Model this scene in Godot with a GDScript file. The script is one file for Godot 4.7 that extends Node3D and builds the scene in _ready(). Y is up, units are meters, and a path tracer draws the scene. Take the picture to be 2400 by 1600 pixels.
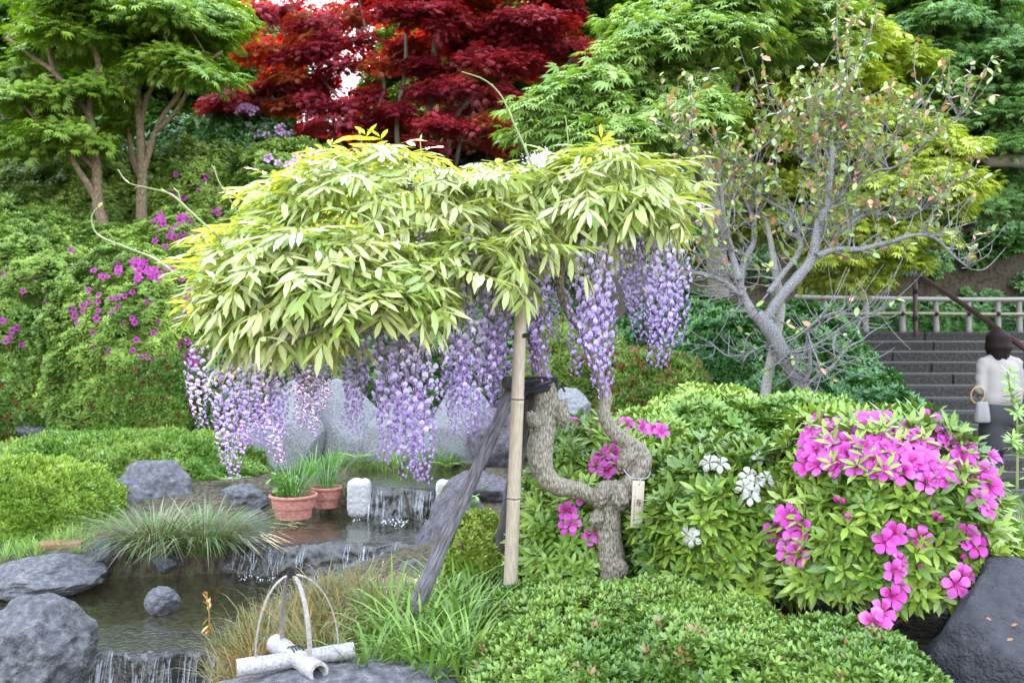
extends Node3D
# A wisteria grown as a small standard in a hillside garden, with a stream, clipped azaleas, maples and a stone stair.
# The photograph was 2400 x 1600; at() turns one of its pixels and a distance in metres into a point of the place.

const F := 2198.0
const EYE := 1.55
var rng := RandomNumberGenerator.new()
var noise := FastNoiseLite.new()
var used := {}
var M := {}
var L := {}

class Shape:
	var v := PackedVector3Array()
	var n := PackedVector3Array()
	var c := PackedColorArray()
	var ix := PackedInt32Array()
	var uv := PackedVector2Array()
	func p(at: Vector3, col := Color.WHITE) -> int:
		v.push_back(at)
		c.push_back(col)
		return v.size() - 1
	func t(a: int, b: int, d: int) -> void:
		ix.push_back(a)
		ix.push_back(b)
		ix.push_back(d)
	func q(a: int, b: int, d: int, e: int) -> void:
		t(a, b, d)
		t(a, d, e)
	func smooth() -> void:
		n.resize(v.size())
		n.fill(Vector3.ZERO)
		for k in range(0, ix.size(), 3):
			var a := ix[k]
			var b := ix[k + 1]
			var d := ix[k + 2]
			var f := (v[d] - v[a]).cross(v[b] - v[a])
			n[a] += f
			n[b] += f
			n[d] += f
		for k in n.size():
			n[k] = n[k].normalized() if n[k].length_squared() > 1e-20 else Vector3.UP
	func mesh(material: Material) -> ArrayMesh:
		if n.size() != v.size():
			smooth()
		var s := []
		s.resize(Mesh.ARRAY_MAX)
		s[Mesh.ARRAY_VERTEX] = v
		s[Mesh.ARRAY_NORMAL] = n
		s[Mesh.ARRAY_COLOR] = c
		if uv.size() == v.size():
			s[Mesh.ARRAY_TEX_UV] = uv
		s[Mesh.ARRAY_INDEX] = ix
		var m := ArrayMesh.new()
		m.add_surface_from_arrays(Mesh.PRIMITIVE_TRIANGLES, s)
		m.surface_set_material(0, material)
		return m


func at(px: float, py: float, d: float) -> Vector3:
	return Vector3((px - 1200.0) / F * d, EYE - (py - 800.0) / F * d, -d)

func rr(a: float, b: float) -> float:
	return rng.randf_range(a, b)

func rball() -> Vector3:
	return Vector3(rr(-1, 1), rr(-1, 1), rr(-1, 1))

func numbered(called: String) -> String:
	if not used.has(called):
		used[called] = 0
		return called
	used[called] += 1
	return "%s_%03d" % [called, used[called]]

func tag(o: Node, label := "", category := "", group := "", kind := "") -> void:
	if label: o.set_meta("label", label)
	if category: o.set_meta("category", category)
	if group: o.set_meta("group", group)
	if kind: o.set_meta("kind", kind)

func thing(called: String, label: String, category: String, where: Vector3, group := "") -> Node3D:
	var o := Node3D.new()
	o.name = numbered(called)
	add_child(o)
	o.position = where
	tag(o, label, category, group)
	return o

# a mesh in world coordinates (minus the parent's place), as one named part
func part(called: String, s: Shape, material: Material, parent: Node3D = null) -> MeshInstance3D:
	var o := MeshInstance3D.new()
	if parent:
		var off := parent.global_position if parent.is_inside_tree() else parent.position
		for k in s.v.size():
			s.v[k] -= off
		o.name = called
		o.mesh = s.mesh(material)
		parent.add_child(o, true)
	else:
		o.name = numbered(called)
		o.mesh = s.mesh(material)
		add_child(o)
	return o

func copy_part(called: String, m: Mesh, x: Transform3D, parent: Node3D) -> MeshInstance3D:
	var o := MeshInstance3D.new()
	o.name = called
	o.mesh = m
	parent.add_child(o, true)
	x.origin -= parent.position
	o.transform = x
	return o

func many(called: String, m: Mesh, xs: Array, cs: Array, parent: Node3D) -> MultiMeshInstance3D:
	var mm := MultiMesh.new()
	mm.transform_format = MultiMesh.TRANSFORM_3D
	mm.use_colors = true
	mm.mesh = m
	mm.instance_count = xs.size()
	var off := parent.position if parent else Vector3.ZERO
	for k in xs.size():
		var x: Transform3D = xs[k]
		x.origin -= off
		mm.set_instance_transform(k, x)
		mm.set_instance_color(k, cs[k])
	var o := MultiMeshInstance3D.new()
	o.multimesh = mm
	o.set_meta("kind", "stuff")
	if parent:
		o.name = called
		parent.add_child(o, true)
	else:
		o.name = numbered(called)
		add_child(o)
	return o

func mix(a: Color, b: Color, spread := 0.12) -> Color:
	var k := a.lerp(b, rng.randf())
	var f := 1.0 + rr(-spread, spread)
	return Color(k.r * f, k.g * f, k.b * f)

func lin(r: float, g: float, b: float) -> Color:
	return Color(r, g, b).linear_to_srgb()

func upright(u: Vector3, turn: float, s := 1.0) -> Basis:
	var y := u.normalized()
	var x := (Vector3.UP if absf(y.y) < 0.95 else Vector3.RIGHT).cross(y).normalized()
	return Basis(x, y, x.cross(y)).rotated(y, turn).scaled_local(Vector3(s, s, s))

func along(z: Vector3, up: Vector3, s := 1.0) -> Basis:
	var f := z.normalized()
	var x := up.cross(f)
	if x.length() < 0.05:
		x = Vector3.RIGHT.cross(f)
	x = x.normalized()
	return Basis(x, f.cross(x), f).scaled_local(Vector3(s, s, s))


# ------------------------------------------------------------------ shapes

# keys: [[Vector3, radius], ...] -> smooth curve through them
func curve(keys: Array, per := 6) -> Array:
	var pts := PackedVector3Array()
	var rad := PackedFloat32Array()
	for k in keys.size() - 1:
		var a: Vector3 = keys[maxi(k - 1, 0)][0]
		var b: Vector3 = keys[k][0]
		var c: Vector3 = keys[k + 1][0]
		var d: Vector3 = keys[mini(k + 2, keys.size() - 1)][0]
		for j in per:
			var t := float(j) / per
			pts.push_back(b.cubic_interpolate(c, a, d, t))
			rad.push_back(lerpf(keys[k][1], keys[k + 1][1], t))
	pts.push_back(keys[-1][0])
	rad.push_back(keys[-1][1])
	return [pts, rad]

func tube(s: Shape, cv: Array, sides := 8, col := Color.WHITE, rough := 0.0, freq := 30.0, capped := true) -> void:
	var pts: PackedVector3Array = cv[0]
	var rad: PackedFloat32Array = cv[1]
	var u := Vector3.ZERO
	var first := s.v.size()
	for k in pts.size():
		var dir := (pts[mini(k + 1, pts.size() - 1)] - pts[maxi(k - 1, 0)]).normalized()
		if u == Vector3.ZERO:
			u = (Vector3.RIGHT if absf(dir.x) < 0.8 else Vector3.BACK).cross(dir).normalized()
		u = (u - dir * u.dot(dir)).normalized()
		var w := dir.cross(u)
		for i in sides:
			var a := TAU * i / sides
			var o := u * cos(a) + w * sin(a)
			var r := rad[k]
			if rough > 0.0:
				var h := pts[k] + o * r
				r *= 1.0 + rough * (noise.get_noise_3d(h.x * freq * 8, h.y * freq * 1.6, h.z * freq * 8) + 0.6 * noise.get_noise_3d(h.x * freq * 2 + 50, h.y * freq * 2, h.z * freq * 2))
			s.p(pts[k] + o * r, col)
	for k in pts.size() - 1:
		for i in sides:
			var j := (i + 1) % sides
			s.q(first + k * sides + i, first + (k + 1) * sides + i, first + (k + 1) * sides + j, first + k * sides + j)
	if capped:
		var e := pts.size() - 1
		var a0 := s.p(pts[0], col)
		var a1 := s.p(pts[e], col)
		for i in sides:
			var j := (i + 1) % sides
			s.t(a0, first + i, first + j)
			s.t(a1, first + e * sides + j, first + e * sides + i)

# a lathe of [height, radius] rings about the line from `a` towards `up`; sharp corners come from repeated rings
func lathe(s: Shape, a: Vector3, up: Vector3, rings: Array, sides := 24, col := Color.WHITE) -> void:
	var b := upright(up, 0.0)
	for k in rings.size() - 1:
		var first := s.v.size()
		for j in 2:
			var h: float = rings[k + j][0]
			var r: float = rings[k + j][1]
			for i in sides:
				var g := TAU * i / sides
				s.p(a + b * Vector3(cos(g) * r, h, sin(g) * r), col)
		for i in sides:
			var j := (i + 1) % sides
			s.q(first + i, first + j, first + sides + j, first + sides + i)

func leaf(s: Shape, o: Vector3, dir: Vector3, up: Vector3, length: float, width: float, droop: float, fold: float, col: Color, fine := true) -> void:
	var side := up.cross(dir).normalized()
	up = dir.cross(side).normalized()
	var st := [0.3, 0.68] if fine else [0.45]
	var a := s.p(o, col)
	var l := a
	var m := a
	var r := a
	for k in st.size():
		var f: float = st[k]
		var w = width * 0.5 * (1.0 if not fine else [0.88, 0.86][k])
		var c := o + dir * length * f - up * droop * length * f * f
		var m2 := s.p(c - up * fold * width, col * 1.06)
		var l2 := s.p(c - side * w, col)
		var r2 := s.p(c + side * w, col)
		if k == 0:
			s.t(a, m2, l2)
			s.t(a, r2, m2)
		else:
			s.q(l, m, m2, l2)
			s.q(m, r, r2, m2)
		l = l2
		m = m2
		r = r2
	var tip := s.p(o + dir * length - up * droop * length, col)
	s.t(l, m, tip)
	s.t(m, r, tip)

# leaves set round a shoot tip, y up
func whorl(count: int, length: float, width: float, rise: float, droop: float, tiers := 1, fine := true, gap := 0.3) -> Shape:
	var s := Shape.new()
	for k in tiers:
		var n := count - k * 2 if tiers > 1 else count
		for i in n:
			var a := TAU * (i + 0.5 * k) / n + rr(-0.3, 0.3)
			var e := rise + (0.5 * k if tiers > 1 else 0.0) + rr(-0.25, 0.25)
			var dir := Vector3(cos(a) * cos(e), sin(e), sin(a) * cos(e))
			var up := Vector3(-cos(a) * sin(e), cos(e), -sin(a) * sin(e))
			var f := rr(0.82, 1.12)
			var v := rr(0.86, 1.14)
			leaf(s, Vector3(0, length * gap * k, 0) + dir * length * 0.06, dir, up, length * f * (1.0 - 0.2 * k), width * f * (1.0 - 0.15 * k), droop, 0.1, Color(v, v, v * rr(0.8, 1.1)), fine)
	return s

func maple_leaf(s: Shape, o: Vector3, z: Vector3, up: Vector3, size: float, col: Color) -> void:
	var x := up.cross(z).normalized()
	var angles := [-1.75, -1.1, -0.55, 0.0, 0.55, 1.1, 1.75]
	var lens := [0.4, 0.72, 0.92, 1.0, 0.92, 0.72, 0.4]
	var c := s.p(o, col)
	for k in 7:
		var a: float = angles[k]
		var ln: float = lens[k] * size
		var dirv := z * cos(a) + x * sin(a)
		var sidev := z * -sin(a) + x * cos(a)
		var tip := s.p(o + dirv * ln - up * size * rr(0.12, 0.3), col)
		var w := s.p(o + dirv * ln * 0.42 - sidev * size * 0.105, col * 0.97)
		var w2 := s.p(o + dirv * ln * 0.42 + sidev * size * 0.105, col * 0.97)
		s.t(c, tip, w)
		s.t(c, w2, tip)

func maple_spray(leaves: int, span: float, size: float) -> Shape:
	var s := Shape.new()
	for k in leaves:
		var z := span * (float(k) / leaves) - span * 0.35
		var side := (1.0 if k % 2 else -1.0)
		var a := side * rr(0.5, 1.2)
		var dirv := Vector3(sin(a), rr(-0.35, 0.05), cos(a)).normalized()
		var o := Vector3(side * span * rr(0.05, 0.3), rr(-0.12, 0.1) * span, z)
		var v := rr(0.8, 1.2)
		maple_leaf(s, o, dirv, Vector3(rr(-0.3, 0.3), 1, rr(-0.3, 0.3)).normalized(), size * rr(0.75, 1.15), Color(v, v, v))
	return s

# stone: a ball cut by random planes and roughened
func stone(r: Vector3, seed_: int, cuts := 9, rough := 0.09, detail := 4, edge := 0.07) -> Shape:
	var s := Shape.new()
	var g := RandomNumberGenerator.new()
	g.seed = seed_
	var t := (1.0 + sqrt(5.0)) / 2.0
	for w in [[-1, t, 0], [1, t, 0], [-1, -t, 0], [1, -t, 0], [0, -1, t], [0, 1, t], [0, -1, -t], [0, 1, -t], [t, 0, -1], [t, 0, 1], [-t, 0, -1], [-t, 0, 1]]:
		s.p(Vector3(w[0], w[1], w[2]).normalized())
	s.ix = PackedInt32Array([0, 11, 5, 0, 5, 1, 0, 1, 7, 0, 7, 10, 0, 10, 11, 1, 5, 9, 5, 11, 4, 11, 10, 2, 10, 7, 6, 7, 1, 8, 3, 9, 4, 3, 4, 2, 3, 2, 6, 3, 6, 8, 3, 8, 9, 4, 9, 5, 2, 4, 11, 6, 2, 10, 8, 6, 7, 9, 8, 1])
	for k in detail:
		var mid := {}
		var old := s.ix
		s.ix = PackedInt32Array()
		for f in range(0, old.size(), 3):
			var e := []
			for j in 3:
				var a := old[f + j]
				var b := old[f + (j + 1) % 3]
				var key := mini(a, b) * 100000 + maxi(a, b)
				if not mid.has(key):
					mid[key] = s.p(((s.v[a] + s.v[b]) * 0.5).normalized())
				e.append(mid[key])
			s.t(old[f], e[0], e[2])
			s.t(old[f + 1], e[1], e[0])
			s.t(old[f + 2], e[2], e[1])
			s.t(e[0], e[1], e[2])
	var planes := []
	for k in cuts:
		planes.append([Vector3(g.randf_range(-1, 1), g.randf_range(-0.5, 1), g.randf_range(-1, 1)).normalized(), g.randf_range(0.62, 0.92)])
	var off := Vector3(g.randf() * 90, g.randf() * 90, g.randf() * 90)
	for k in s.v.size():
		var u := s.v[k]
		var d := 1.0
		for pl in planes:
			var c: float = u.dot(pl[0])
			if c > 0.01:
				var m: float = pl[1] / c
				var h := clampf(0.5 + 0.5 * (d - m) / edge, 0.0, 1.0)
				d = lerpf(d, m, h) - edge * h * (1.0 - h)
		var q := u * 26.0 + off * 10.0
		d += rough * (noise.get_noise_3dv(q * 0.7) + 0.3 * noise.get_noise_3dv(q * 2.3) + 0.1 * noise.get_noise_3dv(q * 7.0))
		s.v[k] = Vector3(u.x * r.x, u.y * r.y, u.z * r.z) * d
	# the list above winds counter-clockwise seen from outside
	for k in range(0, s.ix.size(), 3):
		var a := s.ix[k + 1]
		s.ix[k + 1] = s.ix[k + 2]
		s.ix[k + 2] = a
	return s

func move(s: Shape, x: Transform3D) -> Shape:
	for k in s.v.size():
		s.v[k] = x * s.v[k]
	return s

func boulder(label: String, c: Vector3, r: Vector3, turn: float, seed_: int, mat: Material, called := "boulder", cuts := 9, rough := 0.09, detail := 4, edge := 0.05) -> MeshInstance3D:
	var s := stone(r, seed_, cuts, rough, detail, edge)
	var o := MeshInstance3D.new()
	o.name = numbered(called)
	o.mesh = s.mesh(mat)
	add_child(o)
	o.transform = Transform3D(Basis(Vector3.UP, turn), c)
	tag(o, label, "rock")
	return o

# a chamfered block, its corner box given by size; centre c
func block(s: Shape, c: Vector3, size: Vector3, b := Basis(), ch := 0.006, col := Color.WHITE, jit := 0.0) -> void:
	var h := size * 0.5
	for ax in 3:
		for sg in [-1.0, 1.0]:
			var n := Vector3.ZERO
			n[ax] = sg
			var u := Vector3.ZERO
			var w := Vector3.ZERO
			u[(ax + 1) % 3] = 1.0
			w[(ax + 2) % 3] = 1.0
			var hu := h[(ax + 1) % 3] - ch
			var hw := h[(ax + 2) % 3] - ch
			var k := []
			for e in [[-1, -1], [1, -1], [1, 1], [-1, 1]]:
				k.append(s.p(c + b * (n * h[ax] + u * hu * e[0] + w * hw * e[1] + n * rr(-jit, jit)), col))
			if sg > 0: s.q(k[0], k[3], k[2], k[1])
			else: s.q(k[0], k[1], k[2], k[3])
	# chamfers
	for ax in 3:
		var u := (ax + 1) % 3
		var w := (ax + 2) % 3
		for su in [-1.0, 1.0]:
			for sw in [-1.0, 1.0]:
				var k := []
				for e in [-1.0, 1.0]:
					var a := Vector3.ZERO
					a[ax] = e * (h[ax] - ch)
					a[u] = su * h[u]
					a[w] = sw * (h[w] - ch)
					var a2 := a
					a2[u] = su * (h[u] - ch)
					a2[w] = sw * h[w]
					k.append(s.p(c + b * a, col))
					k.append(s.p(c + b * a2, col))
				if su * sw > 0: s.q(k[0], k[2], k[3], k[1])
				else: s.q(k[0], k[1], k[3], k[2])


# ------------------------------------------------------------------ materials

func noise_map(freq: float, cols: Array, stops: Array, seed_: int, type := FastNoiseLite.TYPE_SIMPLEX_SMOOTH, octaves := 5, size := 512) -> NoiseTexture2D:
	var f := FastNoiseLite.new()
	f.seed = seed_
	f.noise_type = type
	f.frequency = freq
	f.fractal_octaves = octaves
	var t := NoiseTexture2D.new()
	t.width = size
	t.height = size
	t.seamless = true
	t.noise = f
	var g := Gradient.new()
	g.offsets = PackedFloat32Array(stops)
	var cs := PackedColorArray()
	for c in cols: cs.push_back(c.linear_to_srgb())
	g.colors = cs
	t.color_ramp = g
	return t

func bump_map(freq: float, seed_: int, strength: float, type := FastNoiseLite.TYPE_SIMPLEX_SMOOTH, octaves := 5) -> NoiseTexture2D:
	var f := FastNoiseLite.new()
	f.seed = seed_
	f.noise_type = type
	f.frequency = freq
	f.fractal_octaves = octaves
	var t := NoiseTexture2D.new()
	t.width = 512
	t.height = 512
	t.seamless = true
	t.noise = f
	t.as_normal_map = true
	t.bump_strength = strength
	return t

func leafy(rough: float, through: Color, spec := 0.5) -> StandardMaterial3D:
	var m := StandardMaterial3D.new()
	m.vertex_color_use_as_albedo = true
	m.cull_mode = BaseMaterial3D.CULL_DISABLED
	m.roughness = rough
	m.metallic_specular = spec
	m.backlight_enabled = true
	m.backlight = through
	return m

func solid(color: Color, rough := 0.8, tex: Texture2D = null, nrm: Texture2D = null, scale := 1.0, depth := 1.0) -> StandardMaterial3D:
	var m := StandardMaterial3D.new()
	m.albedo_color = color.linear_to_srgb()
	m.roughness = rough
	m.vertex_color_use_as_albedo = true
	if tex: m.albedo_texture = tex
	if nrm:
		m.normal_enabled = true
		m.normal_texture = nrm
		m.normal_scale = depth
	if tex or nrm:
		m.uv1_triplanar = true
		m.uv1_scale = Vector3.ONE * scale
	return m

func make_materials() -> void:
	M.gloss = leafy(0.36, Color(0.5, 0.5, 0.22))
	M.bank = leafy(0.5, Color(0.5, 0.5, 0.22), 0.35)
	M.matte = leafy(0.5, Color(0.75, 0.75, 0.3))
	M.red_leaf = leafy(0.45, Color(0.95, 0.5, 0.35))
	M.wist_leaf = leafy(0.3, Color(0.85, 0.85, 0.4), 0.6)
	M.petal = leafy(0.5, Color(0.7, 0.7, 0.7), 0.4)
	M.grass = leafy(0.45, Color(0.6, 0.6, 0.3))
	var rock_b := bump_map(0.07, 5, 9.0)
	var C := func(r, g, b): return Color(r, g, b)
	var rock_t := noise_map(0.012, [C.call(0.035, 0.035, 0.036), C.call(0.07, 0.071, 0.076), C.call(0.105, 0.106, 0.112), C.call(0.2, 0.198, 0.19)], [0.15, 0.42, 0.65, 0.92], 3, FastNoiseLite.TYPE_SIMPLEX_SMOOTH, 6, 1024)
	M.rock = solid(Color.WHITE, 0.82, rock_t, rock_b, 2.2, 0.9)
	M.rock_purple = solid(Color(0.95, 0.83, 0.9), 0.8, rock_t, rock_b, 2.6, 0.9)
	M.rock_dark = solid(Color(0.2, 0.2, 0.23), 0.75, rock_t, rock_b, 2.0, 1.0)
	M.slab = solid(Color.WHITE, 0.85, noise_map(0.02, [C.call(0.1, 0.102, 0.106), C.call(0.16, 0.165, 0.172), C.call(0.23, 0.235, 0.24)], [0.25, 0.5, 0.8], 9, FastNoiseLite.TYPE_SIMPLEX_SMOOTH, 6, 1024), rock_b, 2.4, 0.25)
	M.granite = solid(Color(1, 1, 1), 0.8, noise_map(0.09, [C.call(0.2, 0.2, 0.19), C.call(0.38, 0.38, 0.365), C.call(0.52, 0.52, 0.5)], [0.3, 0.5, 0.75], 12), rock_b, 4.0, 0.6)
	M.wet = solid(Color.WHITE, 0.2, noise_map(0.02, [C.call(0.018, 0.018, 0.017), C.call(0.042, 0.04, 0.036), C.call(0.085, 0.078, 0.05)], [0.25, 0.55, 0.85], 25), bump_map(0.02, 15, 10.0), 3.0, 1.0)
	M.soil = solid(Color.WHITE, 0.95, noise_map(0.03, [C.call(0.02, 0.013, 0.008), C.call(0.06, 0.04, 0.024), C.call(0.09, 0.085, 0.035), C.call(0.05, 0.07, 0.02)], [0.2, 0.45, 0.62, 0.8], 21), bump_map(0.05, 22, 16.0), 1.3, 1.0)
	M.soil_leaf = solid(Color.WHITE, 0.95)
	M.mud = solid(Color.WHITE, 0.6, noise_map(0.02, [C.call(0.03, 0.028, 0.012), C.call(0.075, 0.066, 0.022), C.call(0.13, 0.115, 0.04)], [0.25, 0.5, 0.8], 24), rock_b, 1.5, 0.6)
	var bark_b := bump_map(0.02, 31, 12.0, FastNoiseLite.TYPE_SIMPLEX_SMOOTH, 4)
	M.bark = solid(Color.WHITE, 0.88, noise_map(0.03, [C.call(0.06, 0.05, 0.035), C.call(0.15, 0.125, 0.09), C.call(0.25, 0.22, 0.165), C.call(0.33, 0.32, 0.25)], [0.2, 0.42, 0.62, 0.85], 32), bark_b, 5.0, 1.0)
	M.bark.uv1_scale = Vector3(9, 3.0, 9)
	M.bark_tan = solid(Color(0.85, 0.78, 0.66), 0.88, noise_map(0.025, [C.call(0.08, 0.06, 0.04), C.call(0.2, 0.15, 0.1), C.call(0.32, 0.26, 0.18)], [0.25, 0.5, 0.8], 33), bark_b, 4.0, 0.6)
	M.bark_tan.uv1_scale = Vector3(6, 1.5, 6)
	M.bark_grey = solid(Color.WHITE, 0.85, noise_map(0.03, [C.call(0.07, 0.066, 0.066), C.call(0.17, 0.162, 0.158), C.call(0.32, 0.315, 0.305)], [0.25, 0.5, 0.8], 34), bark_b, 6.0, 0.8)
	M.stake = solid(Color.WHITE, 0.85, noise_map(0.03, [C.call(0.15, 0.135, 0.115), C.call(0.27, 0.25, 0.21), C.call(0.38, 0.365, 0.325)], [0.25, 0.5, 0.8], 35), bark_b, 5.0, 0.4)
	var grain := noise_map(0.02, [C.call(0.045, 0.04, 0.042), C.call(0.11, 0.1, 0.105), C.call(0.2, 0.19, 0.2)], [0.25, 0.5, 0.8], 41)
	M.old_wood = solid(Color.WHITE, 0.85, grain, bump_map(0.02, 42, 14.0), 1.0, 1.0)
	M.old_wood.uv1_scale = Vector3(16, 1.2, 16)
	M.bamboo = solid(Color.WHITE, 0.5, noise_map(0.03, [C.call(0.25, 0.2, 0.14), C.call(0.33, 0.27, 0.195), C.call(0.4, 0.34, 0.25)], [0.2, 0.5, 0.85], 43), bump_map(0.03, 44, 2.5), 1.0, 0.5)
	M.bamboo.uv1_scale = Vector3(14, 1.1, 14)
	M.white_bamboo = solid(Color.WHITE, 0.55, noise_map(0.03, [C.call(0.15, 0.14, 0.13), C.call(0.29, 0.275, 0.27), C.call(0.38, 0.365, 0.36)], [0.2, 0.5, 0.85], 45), bump_map(0.03, 46, 3.0), 6.0, 0.4)
	M.strip = solid(Color.WHITE, 0.6, noise_map(0.03, [C.call(0.14, 0.12, 0.105), C.call(0.24, 0.215, 0.19), C.call(0.32, 0.295, 0.27)], [0.2, 0.5, 0.85], 47), null, 6.0)
	M.rope = solid(Color(0.008, 0.008, 0.01), 0.9)
	M.wire = solid(Color(0.35, 0.36, 0.37), 0.4)
	M.tag_wood = solid(Color.WHITE, 0.6, noise_map(0.01, [C.call(0.44, 0.37, 0.275), C.call(0.5, 0.43, 0.33)], [0.3, 0.7], 48), null, 1.0)
	M.tag_wood.uv1_scale = Vector3(40, 4, 40)
	M.ink = solid(Color(0.012, 0.01, 0.012), 0.7)
	M.terracotta = solid(Color.WHITE, 0.65, noise_map(0.02, [C.call(0.33, 0.12, 0.09), C.call(0.42, 0.165, 0.125), C.call(0.5, 0.24, 0.19)], [0.25, 0.55, 0.85], 51), null, 4.0)
	M.brick = solid(Color.WHITE, 0.9, noise_map(0.05, [C.call(0.24, 0.09, 0.07), C.call(0.36, 0.15, 0.11), C.call(0.42, 0.23, 0.18)], [0.25, 0.55, 0.85], 52), rock_b, 8.0, 0.6)
	M.step = solid(Color.WHITE, 0.85, noise_map(0.02, [C.call(0.022, 0.02, 0.017), C.call(0.04, 0.037, 0.032), C.call(0.07, 0.066, 0.06)], [0.25, 0.55, 0.85], 53, FastNoiseLite.TYPE_SIMPLEX_SMOOTH, 6), rock_b, 2.2, 0.6)
	M.lit_tread_strip = solid(Color(0.17, 0.16, 0.145), 0.95)  # pale tone stands in for sky light on the stair treads
	M.paving = solid(Color.WHITE, 0.9, noise_map(0.03, [C.call(0.05, 0.05, 0.052), C.call(0.1, 0.1, 0.105), C.call(0.15, 0.15, 0.155)], [0.25, 0.5, 0.8], 54), rock_b, 1.5, 0.5)
	M.rail = solid(Color(0.055, 0.022, 0.02), 0.35)
	M.rail_post = solid(Color(0.16, 0.13, 0.12), 0.5)
	M.fence_wood = solid(Color.WHITE, 0.85, noise_map(0.03, [C.call(0.16, 0.14, 0.12), C.call(0.28, 0.26, 0.23), C.call(0.36, 0.34, 0.3)], [0.25, 0.5, 0.8], 55), null, 4.0)
	M.wall = solid(Color.WHITE, 0.9, noise_map(0.015, [C.call(0.4, 0.35, 0.31), C.call(0.52, 0.47, 0.43)], [0.3, 0.7], 56), null, 1.0)
	M.earth = solid(Color.WHITE, 0.95, noise_map(0.02, [C.call(0.035, 0.024, 0.015), C.call(0.09, 0.065, 0.04), C.call(0.06, 0.075, 0.025)], [0.25, 0.55, 0.8], 57), rock_b, 1.0, 1.0)
	var w := StandardMaterial3D.new()
	w.transparency = BaseMaterial3D.TRANSPARENCY_ALPHA
	w.albedo_color = Color(0.22, 0.23, 0.08, 0.16)
	w.roughness = 0.04
	w.metallic_specular = 0.5
	w.normal_enabled = true
	w.normal_texture = bump_map(0.012, 61, 5.0, FastNoiseLite.TYPE_SIMPLEX_SMOOTH, 4)
	w.normal_scale = 0.45
	w.uv1_scale = Vector3(1, 1, 1)
	M.water = w
	var f := StandardMaterial3D.new()
	f.transparency = BaseMaterial3D.TRANSPARENCY_ALPHA
	f.albedo_color = Color(0.85, 0.88, 0.92, 0.19)
	f.roughness = 0.2
	f.vertex_color_use_as_albedo = true
	M.fall = f
	M.foam = solid(Color(0.75, 0.78, 0.8), 0.4)
	M.jacket = solid(Color(0.95, 0.93, 0.9), 0.9, noise_map(0.06, [C.call(0.27, 0.25, 0.235), C.call(0.33, 0.31, 0.29)], [0.3, 0.7], 71), null, 5.0)
	M.skirt = solid(Color(0.035, 0.034, 0.037), 0.9)
	M.legging = solid(Color(0.012, 0.013, 0.022), 0.8)
	M.skin = solid(Color(0.5, 0.3, 0.21), 0.55)
	M.hair = solid(Color(0.014, 0.008, 0.007), 0.6)
	M.hair.metallic_specular = 0.25
	M.shoe = solid(Color(0.13, 0.06, 0.04), 0.5)
	M.bag = solid(Color(0.22, 0.215, 0.21), 0.7)
	M.cane = solid(Color(0.45, 0.27, 0.1), 0.5)
	M.pipe = solid(Color(0.4, 0.5, 0.52), 0.5)


# ------------------------------------------------------------------ the lie of the land

const COLS := [-9.0, -5.0, -3.0, -1.5, -0.4, 0.6, 1.5, 2.4, 3.4, 4.4, 6.0, 9.0]
const ROWS := [-3.0, 1.5, 2.2, 3.0, 3.6, 4.6, 5.6, 6.6, 8.0, 9.5, 11.0, 13.0, 14.2, 16.0, 20.0, 30.0, 60.0, 140.0]
const HIGH := [
	[0, 0, 0, 0, 0, 0, 0, 0, 0, 0, 0, 0],
	[0, 0, 0, 0, 0.1, 0.15, 0.15, 0.05, 0, 0, 0, 0],
	[0.2, 0.2, 0.2, 0.25, 0.68, 0.72, 0.7, 0.3, 0.0, 0, 0, 0],
	[0.3, 0.3, 0.3, 0.4, 0.66, 0.74, 0.74, 0.45, 0.0, 0, 0, 0],
	[0.42, 0.42, 0.42, 0.46, 0.64, 0.75, 0.78, 0.6, 0.05, 0, 0, 0],
	[0.62, 0.62, 0.6, 0.6, 0.66, 0.76, 0.84, 0.65, 0.12, 0, 0, 0],
	[0.75, 0.72, 0.72, 0.72, 0.76, 0.8, 0.95, 0.72, 0.25, 0, 0, 0],
	[0.95, 0.9, 0.85, 0.85, 0.85, 0.9, 1.05, 0.9, 0.45, 0, 0, 0],
	[1.6, 1.6, 1.5, 1.45, 1.3, 1.25, 1.3, 1.2, 0.8, -0.1, -0.1, 0],
	[2.6, 2.6, 2.5, 2.4, 2.1, 1.8, 1.7, 1.6, 1.2, 0.0, -0.2, -0.2],
	[3.4, 3.4, 3.3, 3.2, 2.8, 2.3, 2.0, 1.9, 1.6, 0.55, 0.3, 0.3],
	[4.2, 4.2, 4.1, 4.0, 3.6, 3.1, 2.5, 2.1, 1.8, 1.4, 1.3, 1.3],
	[4.5, 4.5, 4.4, 4.3, 3.9, 3.5, 2.9, 2.3, 1.8, 1.62, 1.62, 1.62],
	[4.8, 4.8, 4.8, 4.7, 4.6, 4.4, 4.2, 4.2, 4.2, 4.2, 4.2, 4.2],
	[5, 5, 5, 5, 5, 5.2, 5.8, 6.2, 6.5, 7, 7, 7],
	[5.2, 5.2, 5, 5, 5, 5.5, 8, 9, 10, 10, 10, 10],
	[5, 5, 5, 5, 5, 6, 8, 10, 12, 12, 12, 12],
	[5, 5, 5, 5, 5, 6, 8, 10, 12, 12, 12, 12],
]
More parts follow.
